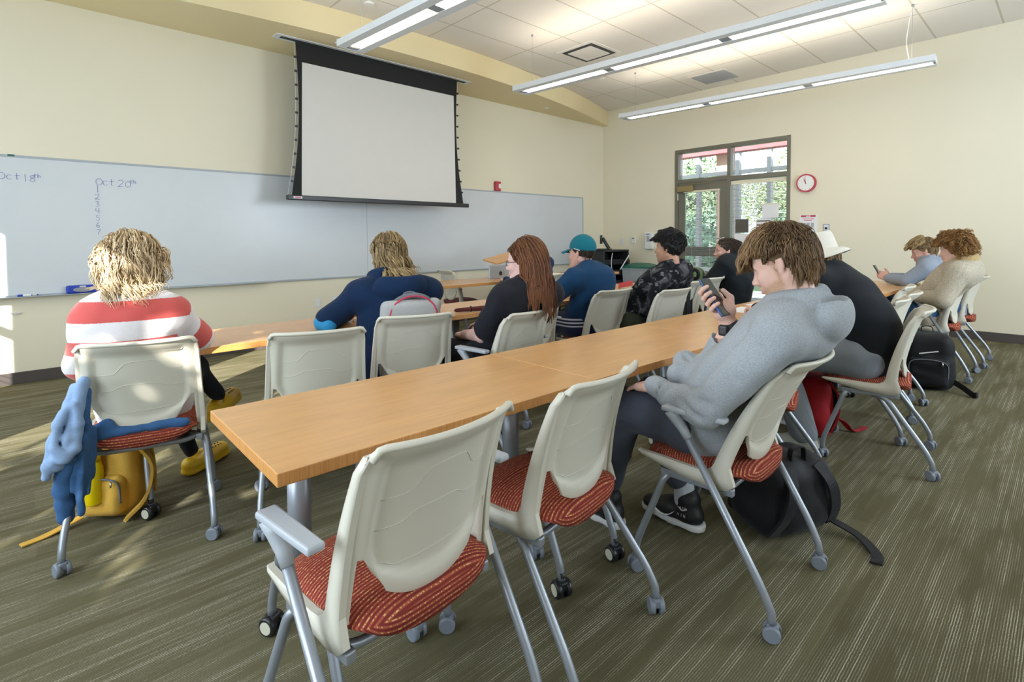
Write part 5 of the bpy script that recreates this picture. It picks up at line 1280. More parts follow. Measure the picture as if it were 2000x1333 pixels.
hair_obj(Hl, t, 'hair_brown', cap, [
    strands(Hl, 3680, 1, .085, fwd=.10, grav=.35, lay=.016, base=.009, r=0.0015, jit=.32, curl=.006, curlf=.8, tone_lo=.0, tone_hi=.85, forbid=FB, clump=22),
    strands(Hl, 1760, 2, .110, fwd=.75, grav=.65, lay=.020, base=.012, r=0.0013, jit=.34, clump=26, conv=.7, region=lambda P: (P[:, 0] > -.02) & (P[:, 2] > .085), curl=.009, curlf=.8, tone_lo=.45, tone_hi=1., forbid=FB),
    strands(Hl, 2080, 3, .078, fwd=-.08, grav=.75, lay=.018, base=.009, r=0.0015, jit=.26, clump=22, region=lambda P: (P[:, 0] < -.02) & (P[:, 2] < .08), curl=.003, curlf=.8, tone_lo=.1, tone_hi=.95, forbid=FB)])
lb = A3(*PB)
# short beard and moustache fuzz
hair_obj(Hl, t, 'hair_brown', None, [strands(Hl, 19, 5, .01)], name='stubble') if False else None
tag(add('watch', (lambda: (lambda V: (V.cone(J['wrR'] + A3(.004, .006, -.012), J['wrR'] + A3(-.002, -.004, .010), .0385, .0365, .004), V.box(J['wrR'] + A3(-.037, .006, .0), A3(.010, .018, .021), .008, None, .004))[0] and V)(Vol(J['wrR'] - .09, J['wrR'] + .09, .004)))().skin(), 'phone_blue' if False else 'dark'), 'dark wrist watch')
sh = shoe(t, PB, J['anR'], (.02, 1), 'shoe_black')
tag(sh, 'black sports shoe with a white sole')
# white swoosh, heel mark and air lettering on the outside of the shoe
an = J['anR'] - lb
def stroke(nm, pts, r, par, m='logo_white'):
    bm = bmesh.new(); tube(bm, smooth_line(pts, 4), r, 6); return put(nm, bm_mesh(bm), m, par)
ox = an[0] - .0495
stroke('swoosh_mark', [(ox + .004, an[1] + .125, .062), (ox + .002, an[1] + .085, .043), (ox + .001, an[1] + .050, .050), (ox + .000, an[1] + .020, .074)], [.002, .004, .0055, .005, .005, .0045, .004, .0035, .003, .0025, .002, .0015, .001], sh)
stroke('heel_mark', [(ox - .0005, an[1] - .002, .104), (ox - .0005, an[1] - .018, .094), (ox - .0005, an[1] - .038, .104)], .0028, sh)
def letters(nm, text, y0, z0, h, x, par, r=0.0008):
    bm = bmesh.new(); SEG = {'A': [[(0, 0), (.5, 1), (1, 0)], [(.2, .4), (.8, .4)]], 'I': [[(.5, 0), (.5, 1)]], 'R': [[(0, 0), (0, 1), (.8, .9), (.75, .55), (0, .5)], [(.35, .5), (.9, 0)]], 'N': [[(0, 0), (0, 1), (1, 0), (1, 1)]], 'K': [[(0, 0), (0, 1)], [(.9, 1), (0, .45), (.9, 0)]], 'E': [[(1, 0), (0, 0), (0, 1), (1, 1)], [(0, .5), (.8, .5)]]}
    for i, ch in enumerate(text):
        for s in SEG[ch]: tube(bm, [(x, y0 - (i * 1.25 + a * .8) * h, z0 + b * h) for a, b in s], r, 5)
    return put(nm, bm_mesh(bm), 'logo_white', par)
letters('shoe_lettering', 'NIKE', an[1] + .004, .100, .009, ox + .0005, sh); letters('shoe_lettering', 'AIR', an[1] + .006, .066, .012, ox - .001, sh)
V = Vol(an - .09 + A3(0, 0, .06), an + A3(.09, .09, .21), .005); V.cone(an + A3(0, -.005, .0), an + A3(-.002, .005, .115), .044, .042, .01); put('sock', np_mesh(*V.skin()), 'sock_white', t)
shoe(t, PB, J['anL'], (.05, 1), 'shoe_black')
# the phone in the hand is a thing of its own
ph = thing('smartphone', 'dark blue smartphone held up in the hand of the grey hoodie student', 'phone', tuple(pc))
Mx = Matrix((pw.tolist(), pu.tolist(), pn.tolist())).transposed().to_4x4(); Mx.translation = Vector(pc.tolist()); ph.matrix_world = Mx
box_obj('case', (-.036, -.078, -.0055), (.036, .078, .004), 'phone_blue', ph, .0025); box_obj('screen', (-.033, -.074, .004), (.033, .074, .0052), 'glass_dark', ph); box_obj('side_grip', (-.0372, -.062, -.003), (-.0355, -.028, .002), 'blue_plastic', ph)

# 2. red and white striped sweater, seen from behind
J = J_(pel=(.375, 2.79, .565), wai=(.345, 2.735, .70), che=(.31, 2.705, .86), nek=(.32, 2.72, .995), shL=(.205, 2.72, .915), shR=(.46, 2.67, .92), elL=(.165, 2.85, .72), elR=(.585, 2.80, .785), wrL=(.27, 3.04, .78), wrR=(.40, 2.99, .80),
       hiL=(.29, 2.80, .555), hiR=(.46, 2.78, .555), knL=(.47, 3.10, .545), knR=(.62, 3.03, .60), anL=(.62, 3.19, .09), anR=(.735, 3.10, .385))
PB = (.364, 2.72, 0.)
def sweater_attr(v):
    lat = unit(J['shR'] - J['shL']); val = (1.06 - v[:, 2]) * 1.25
    a, e, w = J['shR'], J['elR'], J['wrR']; L1 = np.linalg.norm(e - a); u1 = unit(e - a); u2 = unit(w - e); t1 = (v - a) @ u1; t2 = (v - e) @ u2
    d1 = np.linalg.norm(v - a - np.clip(t1, 0, L1)[:, None] * u1, axis=1); d2 = np.linalg.norm(v - e - np.clip(t2, 0, 1)[:, None] * u2, axis=1)
    on = (np.minimum(d1, d2) < .092) & ((t1 + .35 * ((v - a) @ lat) > .022) | (t2 > .04)); dist = np.where(d1 < d2, np.clip(t1, 0, L1), L1 + np.clip(t2, 0, 9))
    val = np.where(on, .182 + dist * .80, val)
    return val
H = Head((.335, 2.775, 1.105), math.radians(80), math.radians(-18), 0, 1.0)
t, Hl, add = person('person with wavy blond hair in a red and white striped sweater', J, H, 'skin_fair', 'hair_blond', ('sweater', 'sweater_striped'), ('leggings', 'trousers_black'), PB, bulk=1.06, g=.014, res=.007, folds=(.003, 36.), hands=(dict(d=(.7, .7, 0), n=(0, 0, -1)), dict(d=(-.75, .6, .1), n=(-.2, -.2, -1))), top_attr=sweater_attr, hem=True, legg=-.014)
obs = [(J['nek'] - lb * 0 - A3(*PB) + A3(0, -.02, -.03), .085), (J['shL'] * .6 + J['nek'] * .4 - A3(*PB), .085), (J['shR'] * .6 + J['nek'] * .4 - A3(*PB), .085)]
cap = cap_mesh(Hl, .018, lambda x: hl_default(x) - .02, wob=.004)
hair_obj(Hl, t, 'hair_blond', cap, [strands(Hl, 3344, 21, .15, fwd=-.02, grav=.9, lay=.035, base=.016, r=0.0027, jit=.16, curl=.010, curlf=.5, conv=.7, obst=obs, crown=(.02, 0, .14), steps=12, hl=lambda x: hl_default(x) - .01),
    strands(Hl, 798, 22, .17, grav=1.0, lay=.05, base=.02, r=0.0024, jit=.2, curl=.016, curlf=.9, obst=obs, crown=(.03, 0, .14), steps=12, out=.15, region=lambda P: P[:, 2] < .10, tone_lo=.3, tone_hi=1.)])
def clog(an, d, z):
    base = A3(*PB); c = np.array(an) - base; c[2] = z; d = unit(d); l = unit(np.cross(A3(0, 0, 1), d)); up = np.cross(d, l)
    V = Vol(c - .2, c + .2, .006); V.cone(c - d * .05, c + d * .06, .048, .046, .02, flat=up, ratio=.8); V.cone(c + d * .05, c + d * .165, .054, .046, .03, flat=up, ratio=.75); V.cone(c - d * .055 - up * .035, c + d * .17 - up * .032, .046, .048, .02, flat=up, ratio=.45)
    V.cone(c - d * .02 + up * .05, c - d * .02 + up * .09, .042, .046, .01, 'sub'); o = put('clog', np_mesh(*V.skin()), 'clog_yellow', t); tag(o, 'yellow rubber clog')
    bm = bmesh.new()
    for i in range(4):
        for j in range(-1, 2):
            p = c + d * (.075 + i * .024) + l * j * .022 * (1.2 - i * .1) + up * (.047 - .003 * i - .006 * abs(j)); cyl(bm, p - up * .012, p + up * .0015, .0045, 8)
    put('vent_holes', bm_mesh(bm), 'dark', o)
clog((.655, 3.20, 0), A3(.78, .62, 0), .055); clog((.735, 3.115, 0), A3(.62, .77, .1), .352)

# 3. navy hooded jacket, long curly hair over one shoulder
J = J_(pel=(1.51, 2.70, .565), wai=(1.525, 2.68, .70), che=(1.56, 2.69, .86), nek=(1.585, 2.75, .99), shL=(1.37, 2.745, .925), shR=(1.79, 2.66, .915), elL=(1.245, 2.87, .785), elR=(1.885, 2.86, .79), wrL=(1.43, 3.02, .785), wrR=(1.74, 3.04, .785),
       hiL=(1.42, 2.66, .555), hiR=(1.58, 2.66, .555), knL=(1.40, 3.06, .545), knR=(1.64, 3.06, .545), anL=(1.40, 3.1, .09), anR=(1.66, 3.1, .09))
PB = (1.50, 2.66, 0.); H = Head((1.585, 2.78, 1.122), math.radians(76), math.radians(-4), 0, .98)
t, Hl, add = person('person in a navy hooded jacket with long curly blond hair', J, H, 'skin_fair', 'hair_golden', ('hooded_jacket', 'hoodie_navy'), ('trousers', 'shorts_navy'), PB, bulk=1.12, g=.016, folds=(.0045, 36.), hoodie=True, hood_s=1.25, hood_out=.045, hands=(dict(d=(.8, .5, 0), n=(0, 0, -1)), dict(d=(-.7, .6, 0), n=(0, 0, -1))), hem=True)
V = Vol(J['elL'] - A3(*PB) - .14, J['elL'] - A3(*PB) + .14, .006); e = J['elL'] - A3(*PB); V.cone(e + A3(-.012, -.045, -.022), e + A3(-.028, .0, -.015), .044, .050, .02); V.folds(.002, 90, 4); put('elbow_lining', np_mesh(*V.skin()), 'lining_blue', t)
nb = J['nek'] - A3(*PB); bm = bmesh.new(); tube(bm, smooth_line([nb + A3(-.175, -.03, -.03), nb + A3(-.135, -.075, -.028), nb + A3(-.075, -.12, .0), nb + A3(-.03, -.135, .03)]), [.003, .006, .008, .009, .009, .009, .009, .009, .009, .008, .008, .007, .006, .005, .004, .004, .003, .003, .002][:19], 8); put('hood_piping', bm_mesh(bm), 'lining_blue', t)
P0 = A3(*PB); obs = [(nb + A3(0, -.05, -.05), .12), (J['shR'] * .5 + J['nek'] * .5 - P0 + A3(0, -.02, 0), .10), (J['shR'] - P0, .09), (J['shL'] * .5 + J['nek'] * .5 - P0, .10)]
cap = cap_mesh(Hl, .016, lambda x: hl_default(x) - .02)
hair_obj(Hl, t, 'hair_golden', cap, [strands(Hl, 1520, 31, .15, grav=.9, lay=.022, base=.013, r=0.0024, jit=.10, crown=(.03, 0, .14), steps=10, curl=.003, hl=lambda x: hl_default(x) - .01),
    strands(Hl, 798, 32, .33, grav=.8, lay=.05, base=.014, r=0.0026, jit=.12, crown=(.03, 0, .14), steps=16, curl=.013, curlf=1.1, side=-.55, obst=obs, region=lambda P: (P[:, 2] < .03) & (P[:, 0] < .01), tone_lo=.35, tone_hi=1.),
    strands(Hl, 49, 33, .20, grav=1., lay=.04, base=.02, r=0.0035, jit=.15, crown=(.03, 0, .14), steps=14, curl=.012, curlf=.9, obst=obs, region=lambda P: (P[:, 2] < -.02) & (P[:, 0] < -.04), tone_lo=.6, tone_hi=1.)])

# 4. red-haired student with glasses
J = J_(pel=(1.985, 2.285, .565), wai=(2.0, 2.22, .69), che=(2.03, 2.125, .85), nek=(2.05, 2.07, .985), shL=(1.885, 2.085, .915), shR=(2.225, 2.065, .915), elL=(1.845, 2.225, .705), elR=(2.29, 2.26, .72), wrL=(1.90, 2.45, .67), wrR=(2.13, 2.5, .70),
       hiL=(1.91, 2.29, .555), hiR=(2.07, 2.29, .555), knL=(1.90, 2.61, .545), knR=(2.14, 2.60, .545), anL=(1.89, 2.50, .09), anR=(2.14, 2.64, .09))
PB = (2.03, 2.18, 0.); P0 = A3(*PB); H = Head((2.05, 2.095, 1.098), math.radians(107), math.radians(0), 0, .97)
t, Hl, add = person('person with long straight red hair and glasses in a black shirt', J, H, 'skin_pink', 'hair_auburn', ('shirt', 'shirt_black'), ('trousers', 'trousers_black'), PB, sleeve=.92 if False else .78, bulk=1.02, g=.014, folds=(.0035, 42.), hands=(dict(d=(.3, .9, -.1), n=(.2, 0, -1), curl=(.5, .6, .4)), dict(d=(-.3, .9, 0), n=(0, 0, -1))), slim=.93, mouth=.003)
obs = [(J['nek'] - P0 + A3(0, -.02, -.05), .10), (J['shL'] * .6 + J['nek'] * .4 - P0, .085), (J['shR'] * .6 + J['nek'] * .4 - P0, .085), (J['che'] - P0 + A3(0, .02, .0), .155)]
cap = cap_mesh(Hl, .013, lambda x: hl_default(x) - .005, wob=.0015)
FR = lambda x, y, z: ((x > .034) & (z < .082 - .35 * np.abs(y))) | ((np.abs(y) > .05) & (x > -.016) & (x <= .034) & (z < .020) & (z > -.06))
hair_obj(Hl, t, 'hair_auburn', cap, [strands(Hl, 3400, 41, .30, grav=.95, lay=.014, base=.009, r=0.0015, jit=.04, crown=(.075, .02, .13), steps=14, curl=.003, obst=obs, hl=lambda x: hl_default(x) + .004, fwd=-.30, tone_lo=.15, tone_hi=.85, forbid=FR, clump=30),
    strands(Hl, 1440, 42, .27, grav=.95, lay=.020, base=.010, r=0.0015, jit=.06, crown=(.075, .02, .13), steps=14, curl=.005, obst=obs, region=lambda P: P[:, 0] < .02, fwd=-.2, tone_lo=.5, tone_hi=1., forbid=FR, clump=30)])
bm = bmesh.new()
for y in (-1, 1):
    P = [Hl.w((.100 - .006 * (math.cos(a) * .5 + .5 if 0 else 0) - .35 * (abs(y * .032 + .022 * math.cos(a)) - .01) ** 1 * .35, y * .032 + .024 * math.cos(a), .000 + .015 * math.sin(a))) for a in [i * PI / 8 for i in range(17)]]
    tube(bm, P, .0016, 6, False); tube(bm, [Hl.w((.092, y * .057, .006)), Hl.w((.05, y * .074, .009)), Hl.w((-.005, y * .079, .010))], .0018, 6)
tube(bm, [Hl.w((.101, -.008, .004)), Hl.w((.103, 0, .007)), Hl.w((.101, .008, .004))], .0016, 6)
tag(put('glasses', bm_mesh(bm), 'dark', t), 'dark-rimmed glasses')

# 5. teal cap
J = J_(pel=(3.29, 2.70, .565), wai=(3.28, 2.64, .69), che=(3.25, 2.555, .85), nek=(3.205, 2.575, .995), shL=(3.03, 2.565, .925), shR=(3.385, 2.55, .925), elL=(2.985, 2.775, .775), elR=(3.45, 2.77, .775), wrL=(3.10, 2.985, .768), wrR=(3.34, 3.0, .768),
       hiL=(3.19, 2.70, .555), hiR=(3.37, 2.70, .555), knL=(3.14, 2.97, .545), knR=(3.40, 2.97, .545), anL=(3.13, 2.93, .09), anR=(3.40, 2.95, .09))
PB = (3.27, 2.54, 0.); P0 = A3(*PB); H = Head((3.20, 2.635, 1.112), math.radians(95), 0, 0, .98)
def stripe_thigh(v): return np.clip(((v - J['hiL']) @ A3(0, 0, 1) + .09) / .2 + 0 * v[:, 0], 0, 1) * (v[:, 0] < 3.27) + .0
t, Hl, add = person('person in a teal baseball cap and navy t-shirt', J, H, 'skin_ruddy', 'hair_dark', ('t_shirt', 'tee_navy'), ('shorts', 'shorts_striped'), PB, sleeve=.62, bulk=1.12, g=.012, folds=(.004, 38.), hands=(dict(d=(.5, .85, 0), n=(0, 0, -1)), dict(d=(-.5, .85, 0), n=(0, 0, -1))), hem=True, bot_attr=stripe_thigh, leg_lower=False)
cap = cap_mesh(Hl, .008, lambda x: hl_default(x) + 0., wob=.001); hair_obj(Hl, t, 'hair_dark', cap, [strands(Hl, 570, 51, .03, grav=.8, lay=.006, base=.006, r=0.0017, steps=5)])
def capobj():
    V = Vol(Hl.c - .2, Hl.c + .28, .006); r = HR + .016; V.ell(Hl.w(HC + A3(0, 0, .006)), r * Hl.s, Hl.R, .0); V.cut(Hl.w((0, 0, .036)), Hl.R @ unit(A3(.10, 0, -1))); return V.skin()
co_ = put('baseball_cap', np_mesh(*capobj()), 'cap_teal', t); tag(co_, 'teal baseball cap')
bm = bmesh.new(); g1 = [[bm.verts.new(Hl.w((.055 + .125 * a * (1 - .35 * abs(b) ** 2) + .02 * (1 - abs(b)), b * .074 * (1 - .12 * a), .048 - .012 * abs(b) ** 2 - .028 * a ** 1.5 - .006 * a))) for b in [-1 + i / 8 for i in range(17)]] for a in [i / 8 for i in range(9)]]
for i in range(8):
    for k in range(16): bm.faces.new((g1[i][k], g1[i][k + 1], g1[i + 1][k + 1], g1[i + 1][k])).smooth = True
me = bm_mesh(bm); o = put('cap_brim', me, 'cap_teal', co_); md = o.modifiers.new('s', 'SOLIDIFY'); md.thickness = .005
bm = bmesh.new(); cyl(bm, Hl.w((-.012, 0, .150)), Hl.w((-.012, 0, .158)), .008, 12); put('cap_button', bm_mesh(bm), 'cap_teal', co_)
bm = bmesh.new(); tube(bm, [Hl.w((.01, .092, .045)), Hl.w((-.025, .0935, .036)), Hl.w((-.045, .091, .030))], .003, 6); put('cap_tab', bm_mesh(bm), 'white_plastic', co_)
shoe(t, PB, J['anL'], (0, 1), 'shoe_grey'); shoe(t, PB, J['anR'], (0, 1), 'shoe_grey')

# 6. camouflage hoodie
J = J_(pel=(3.65, 2.43, .565), wai=(3.67, 2.41, .69), che=(3.71, 2.285, .86), nek=(3.75, 2.165, 1.0), shL=(3.565, 2.165, .93), shR=(3.925, 2.165, .93), elL=(3.515, 2.19, .685), elR=(3.97, 2.31, .70), wrL=(3.60, 2.41, .675), wrR=(3.80, 2.5, .68),
       hiL=(3.56, 2.43, .555), hiR=(3.74, 2.43, .555), knL=(3.54, 2.70, .545), knR=(3.80, 2.70, .545), anL=(3.54, 2.7, .09), anR=(3.80, 2.75, .09))
PB = (3.66, 2.28, 0.); H = Head((3.75, 2.195, 1.145), math.radians(95), math.radians(3), 0, .98)
t, Hl, add = person('person with black hair in a dark camouflage hoodie', J, H, 'skin_tan', 'hair_black', ('hoodie', 'hoodie_camo'), ('trousers', 'trousers_olive'), PB, bulk=1.04, g=.014, folds=(.004, 40.), hoodie=True, hood_s=1.05, hands=(dict(d=(.3, .9, -.2), n=(.3, 0, -1), curl=(.6, .7, .5)), dict(d=(-.3, .9, -.1), n=(0, 0, -1))), beard=.35)
cap = cap_mesh(Hl, .016, wob=.003, grow=(1.03, 1.0, 1.06)); hair_obj(Hl, t, 'hair_black', cap, [strands(Hl, 1330, 61, .055, fwd=.5, grav=.1, lay=.022, base=.014, r=0.0024, jit=.35, steps=7, region=lambda P: P[:, 2] > .06, curl=.004, out=.25), strands(Hl, 722, 62, .03, grav=.6, lay=.008, base=.012, r=0.0021, steps=5)])
shoe(t, PB, J['anL'], (0, 1), 'shoe_black'); shoe(t, PB, J['anR'], (0, 1), 'shoe_black')

# 7. black jacket, by the door
J = joints(5.34, 2.40, 6, che=(-.03, -.06, .87), nek=(-.08, .0, 1.0), shL=(-.22, .0, .965), shR=(.13, -.05, .95), elL=(-.25, .14, .78))
PB = (5.34, 2.40, 0.); H = Head((5.235, 2.425, 1.088), math.radians(128), math.radians(-2), 0, .94)
t, Hl, add = person('person with tied-back dark hair in a black jacket near the door', J, H, 'skin_ruddy', 'hair_dark', ('jacket', 'jacket_black'), ('trousers', 'trousers_black'), PB, bulk=1.16, g=.02, folds=(.003, 40.), hands=(dict(d=(.3, .9, 0), n=(0, 0, -1)), dict(d=(-.3, .9, 0), n=(0, 0, -1))), slim=.93)
cap = cap_mesh(Hl, .010, lambda x: hl_default(x) + .004, wob=.0015, extra=lambda V: Hl.ell(V, (-.125, 0, .07), (.032, .034, .034), .02)); hair_obj(Hl, t, 'hair_dark', cap, [strands(Hl, 950, 71, .12, fwd=-.6, grav=.1, lay=.006, base=.008, r=0.0017, jit=.06, crown=(.10, 0, .10), steps=8)])
shoe(t, PB, J['anL'], (0, 1), 'shoe_black'); shoe(t, PB, J['anR'], (0, 1), 'shoe_black')

# 8. bucket hat and black sweatshirt, leaning on the table
J = J_(pel=(3.50, .80, .575), wai=(3.50, .775, .71), che=(3.50, .895, .89), nek=(3.50, 1.0, 1.04), shL=(3.31, 1.0, .965), shR=(3.69, .99, .965), elL=(3.275, 1.17, .775), elR=(3.74, 1.18, .775), wrL=(3.42, 1.36, .775), wrR=(3.58, 1.37, .775),
       hiL=(3.41, .82, .56), hiR=(3.59, .82, .56), knL=(3.36, 1.24, .545), knR=(3.63, 1.25, .545), anL=(3.235, 1.035, .09), anR=(3.66, 1.2, .09))
PB = (3.50, .80, 0.); P0 = A3(*PB); H = Head((3.50, 1.065, 1.105), math.radians(97), math.radians(-14), 0, .98)
t, Hl, add = person('person in a cream bucket hat and black sweatshirt leaning on the table', J, H, 'skin_fair', 'hair_dark', ('sweatshirt', 'sweater_black'), ('trousers', 'trousers_grey'), PB, bulk=1.22, g=.014, folds=(.0045, 34.), hands=(dict(d=(.6, .8, 0), n=(0, 0, -1)), dict(d=(-.6, .8, 0), n=(0, 0, -1))), hem=False, legg=.016)
hair_obj(Hl, t, 'hair_brown', cap_mesh(Hl, .014, lambda x: hl_default(x) - .02, wob=.004), [strands(Hl, 798, 81, .085, grav=.7, fwd=-.12, lay=.02, base=.012, r=0.0023, jit=.2, curl=.006, region=lambda P: P[:, 2] < .05, forbid=lambda x, y, z: (z > .05) | ((x > .03) & (z < .046)))])
bm = bmesh.new(); prof = [(.088, .150), (.094, .145), (.100, .125), (.108, .050), (.112, .042), (.135, .026), (.165, .002), (.163, -.001), (.134, .022), (.110, .036)]
rings = []
for r, z in prof: rings.append([bm.verts.new(Hl.w((-.012 + r * 1.10 * math.cos(a), r * .96 * math.sin(a), z + .012 * (1 if r > .13 else 0) * math.cos(2 * a)))) for a in [i * 2 * PI / 40 for i in range(40)]])
for i in range(len(rings) - 1):
    for k in range(40): bm.faces.new((rings[i][k], rings[i][(k + 1) % 40], rings[i + 1][(k + 1) % 40], rings[i + 1][k])).smooth = True
bm.faces.new(rings[0]); tag(put('bucket_hat', bm_mesh(bm), 'hat_cream', t), 'cream bucket hat')
shoe(t, PB, J['anL'], (-.2, 1), 'shoe_grey'); shoe(t, PB, J['anR'], (0, 1), 'shoe_grey')

# 9. blue-grey hoodie by the wall, holding a phone over the table
J = J_(pel=(6.66, .80, .565), wai=(6.66, .80, .70), che=(6.65, .90, .87), nek=(6.645, .985, .985), shL=(6.47, .985, .92), shR=(6.83, .98, .92), elL=(6.44, 1.14, .785), elR=(6.82, 1.16, .785), wrL=(6.54, 1.31, .80), wrR=(6.66, 1.32, .80),
       hiL=(6.57, .82, .555), hiR=(6.75, .82, .555), knL=(6.54, 1.25, .545), knR=(6.79, 1.25, .545), anL=(6.54, 1.2, .09), anR=(6.79, 1.22, .09))
PB = (6.66, .80, 0.); H = Head((6.645, 1.03, 1.075), math.radians(97), math.radians(-17), 0, .98)
t, Hl, add = person('person with swept blond hair in a blue-grey hoodie by the wall', J, H, 'skin_ruddy', 'hair_sandy', ('hoodie', 'hoodie_blue_grey'), ('jeans', 'jeans_blue'), PB, bulk=1.06, g=.014, folds=(.0028, 42.), hoodie=True, hands=(dict(d=(.25, .85, .35), n=(.9, 0, -.2), curl=(.7, .7, .4)), dict(d=(-.25, .85, .35), n=(-.9, 0, -.2), curl=(.7, .7, .4))), mouth=.003)
hair_obj(Hl, t, 'hair_sandy', cap_mesh(Hl, .012, wob=.002), [strands(Hl, 900, 93, .06, fwd=.0, grav=.45, lay=.010, base=.010, r=.0024, jit=.2, steps=6, tone_lo=.1, tone_hi=.6), strands(Hl, 798, 91, .085, fwd=.8, grav=.25, lay=.028, base=.012, r=0.0026, jit=.2, region=lambda P: (P[:, 2] > .085) & (P[:, 0] > -.04), out=.45, curl=.005, tone_lo=.4, tone_hi=1.), strands(Hl, 798, 92, .035, grav=.6, lay=.008, base=.009, r=0.0020, steps=5, tone_lo=.0, tone_hi=.5)])
shoe(t, PB, J['anL'], (0, 1), 'shoe_white'); shoe(t, PB, J['anR'], (0, 1), 'shoe_white')
ph = thing('smartphone', 'small dark phone held over the far table by the blue-grey hoodie student', 'phone', (6.60, 1.415, .865)); box_obj('case', (-.036, -.005, -.07), (.036, .004, .07), 'dark', ph, .002); box_obj('screen', (-.033, -.0062, -.066), (.033, -.005, .066), 'glass_dark', ph); ph.rotation_euler = (-.5, 0, 0)

# 10. beige fleece
J = J_(pel=(5.95, .90, .565), wai=(5.95, .83, .69), che=(5.92, .72, .86), nek=(5.87, .64, .99), shL=(5.70, .66, .92), shR=(6.06, .63, .92), elL=(5.625, .745, .695), elR=(6.11, .82, .70), wrL=(5.74, .95, .70), wrR=(5.94, .97, .71),
       hiL=(5.86, .91, .555), hiR=(6.04, .91, .555), knL=(5.81, 1.22, .545), knR=(6.06, 1.22, .545), anL=(5.81, 1.2, .09), anR=(6.06, 1.2, .09))
PB = (5.93, .78, 0.); P0 = A3(*PB); H = Head((5.86, .70, 1.105), math.radians(72), math.radians(-8), 0, .99)
t, Hl, add = person('person with curly copper hair in a beige fleece', J, H, 'skin_fair', 'hair_copper', ('fleece_jacket', 'fleece_beige'), ('jeans', 'jeans_blue'), PB, bulk=1.2, g=.02, folds=(.004, 36.), hands=(dict(d=(.3, .9, 0), n=(0, 0, -1), curl=(.5, .6, .4)), dict(d=(-.3, .9, 0), n=(0, 0, -1))), hem=True)
n0 = J['nek'] - P0; V = Vol(n0 - .2, n0 + .2, .007); ring = [n0 + A3(math.cos(a) * .082, math.sin(a) * .082, .035 + .02 * -math.sin(a)) for a in [i * 2 * PI / 16 for i in range(17)]]
for a, b in zip(ring[:-1], ring[1:]): V.cone(a + A3(0, 0, -.03), b + A3(0, 0, .025), .022, .020, .012)
put('collar', np_mesh(*V.skin()), 'fleece_collar', t)
hair_obj(Hl, t, 'hair_copper', cap_mesh(Hl, .028, lambda x: hl_default(x) - .0, wob=.006, wf=120), [strands(Hl, 2090, 101, .065, grav=.25, lay=.03, base=.024, r=0.0027, jit=.6, curl=.010, curlf=1.3, out=.25, steps=8), strands(Hl, 494, 102, .055, fwd=.3, grav=.7, lay=.03, base=.022, r=0.0027, jit=.4, curl=.010, curlf=1.3, region=lambda P: P[:, 0] > .03)])
shoe(t, PB, J['anL'], (0, 1), 'shoe_black'); shoe(t, PB, J['anR'], (0, 1), 'shoe_black')

# 11. student at the front desk, only the crown of the head shows behind the red hair
J = joints(4.20, 4.12, 0); PB = (4.20, 4.12, 0.); H = Head((4.185, 4.15, 1.115), math.radians(90), 0, 0, .95)
t, Hl, add = person('person at the front desk, crown of brown hair just above the red-haired student', J, H, 'skin_fair', 'hair_dark', ('sweater', 'hoodie_navy'), ('trousers', 'trousers_black'), PB, res=.011, folds=None, hands=(dict(d=(.3, .9, 0), n=(0, 0, -1)), dict(d=(-.3, .9, 0), n=(0, 0, -1))))
hair_obj(Hl, t, 'hair_dark', cap_mesh(Hl, .014), [strands(Hl, 570, 111, .05, lay=.012, base=.012, r=0.0023, steps=6)])
shoe(t, PB, J['anL'], (0, 1), 'shoe_black'); shoe(t, PB, J['anR'], (0, 1), 'shoe_black')
chair(4.20, 4.06, 0, False, 'chair hidden behind the red-haired student at the front desk')
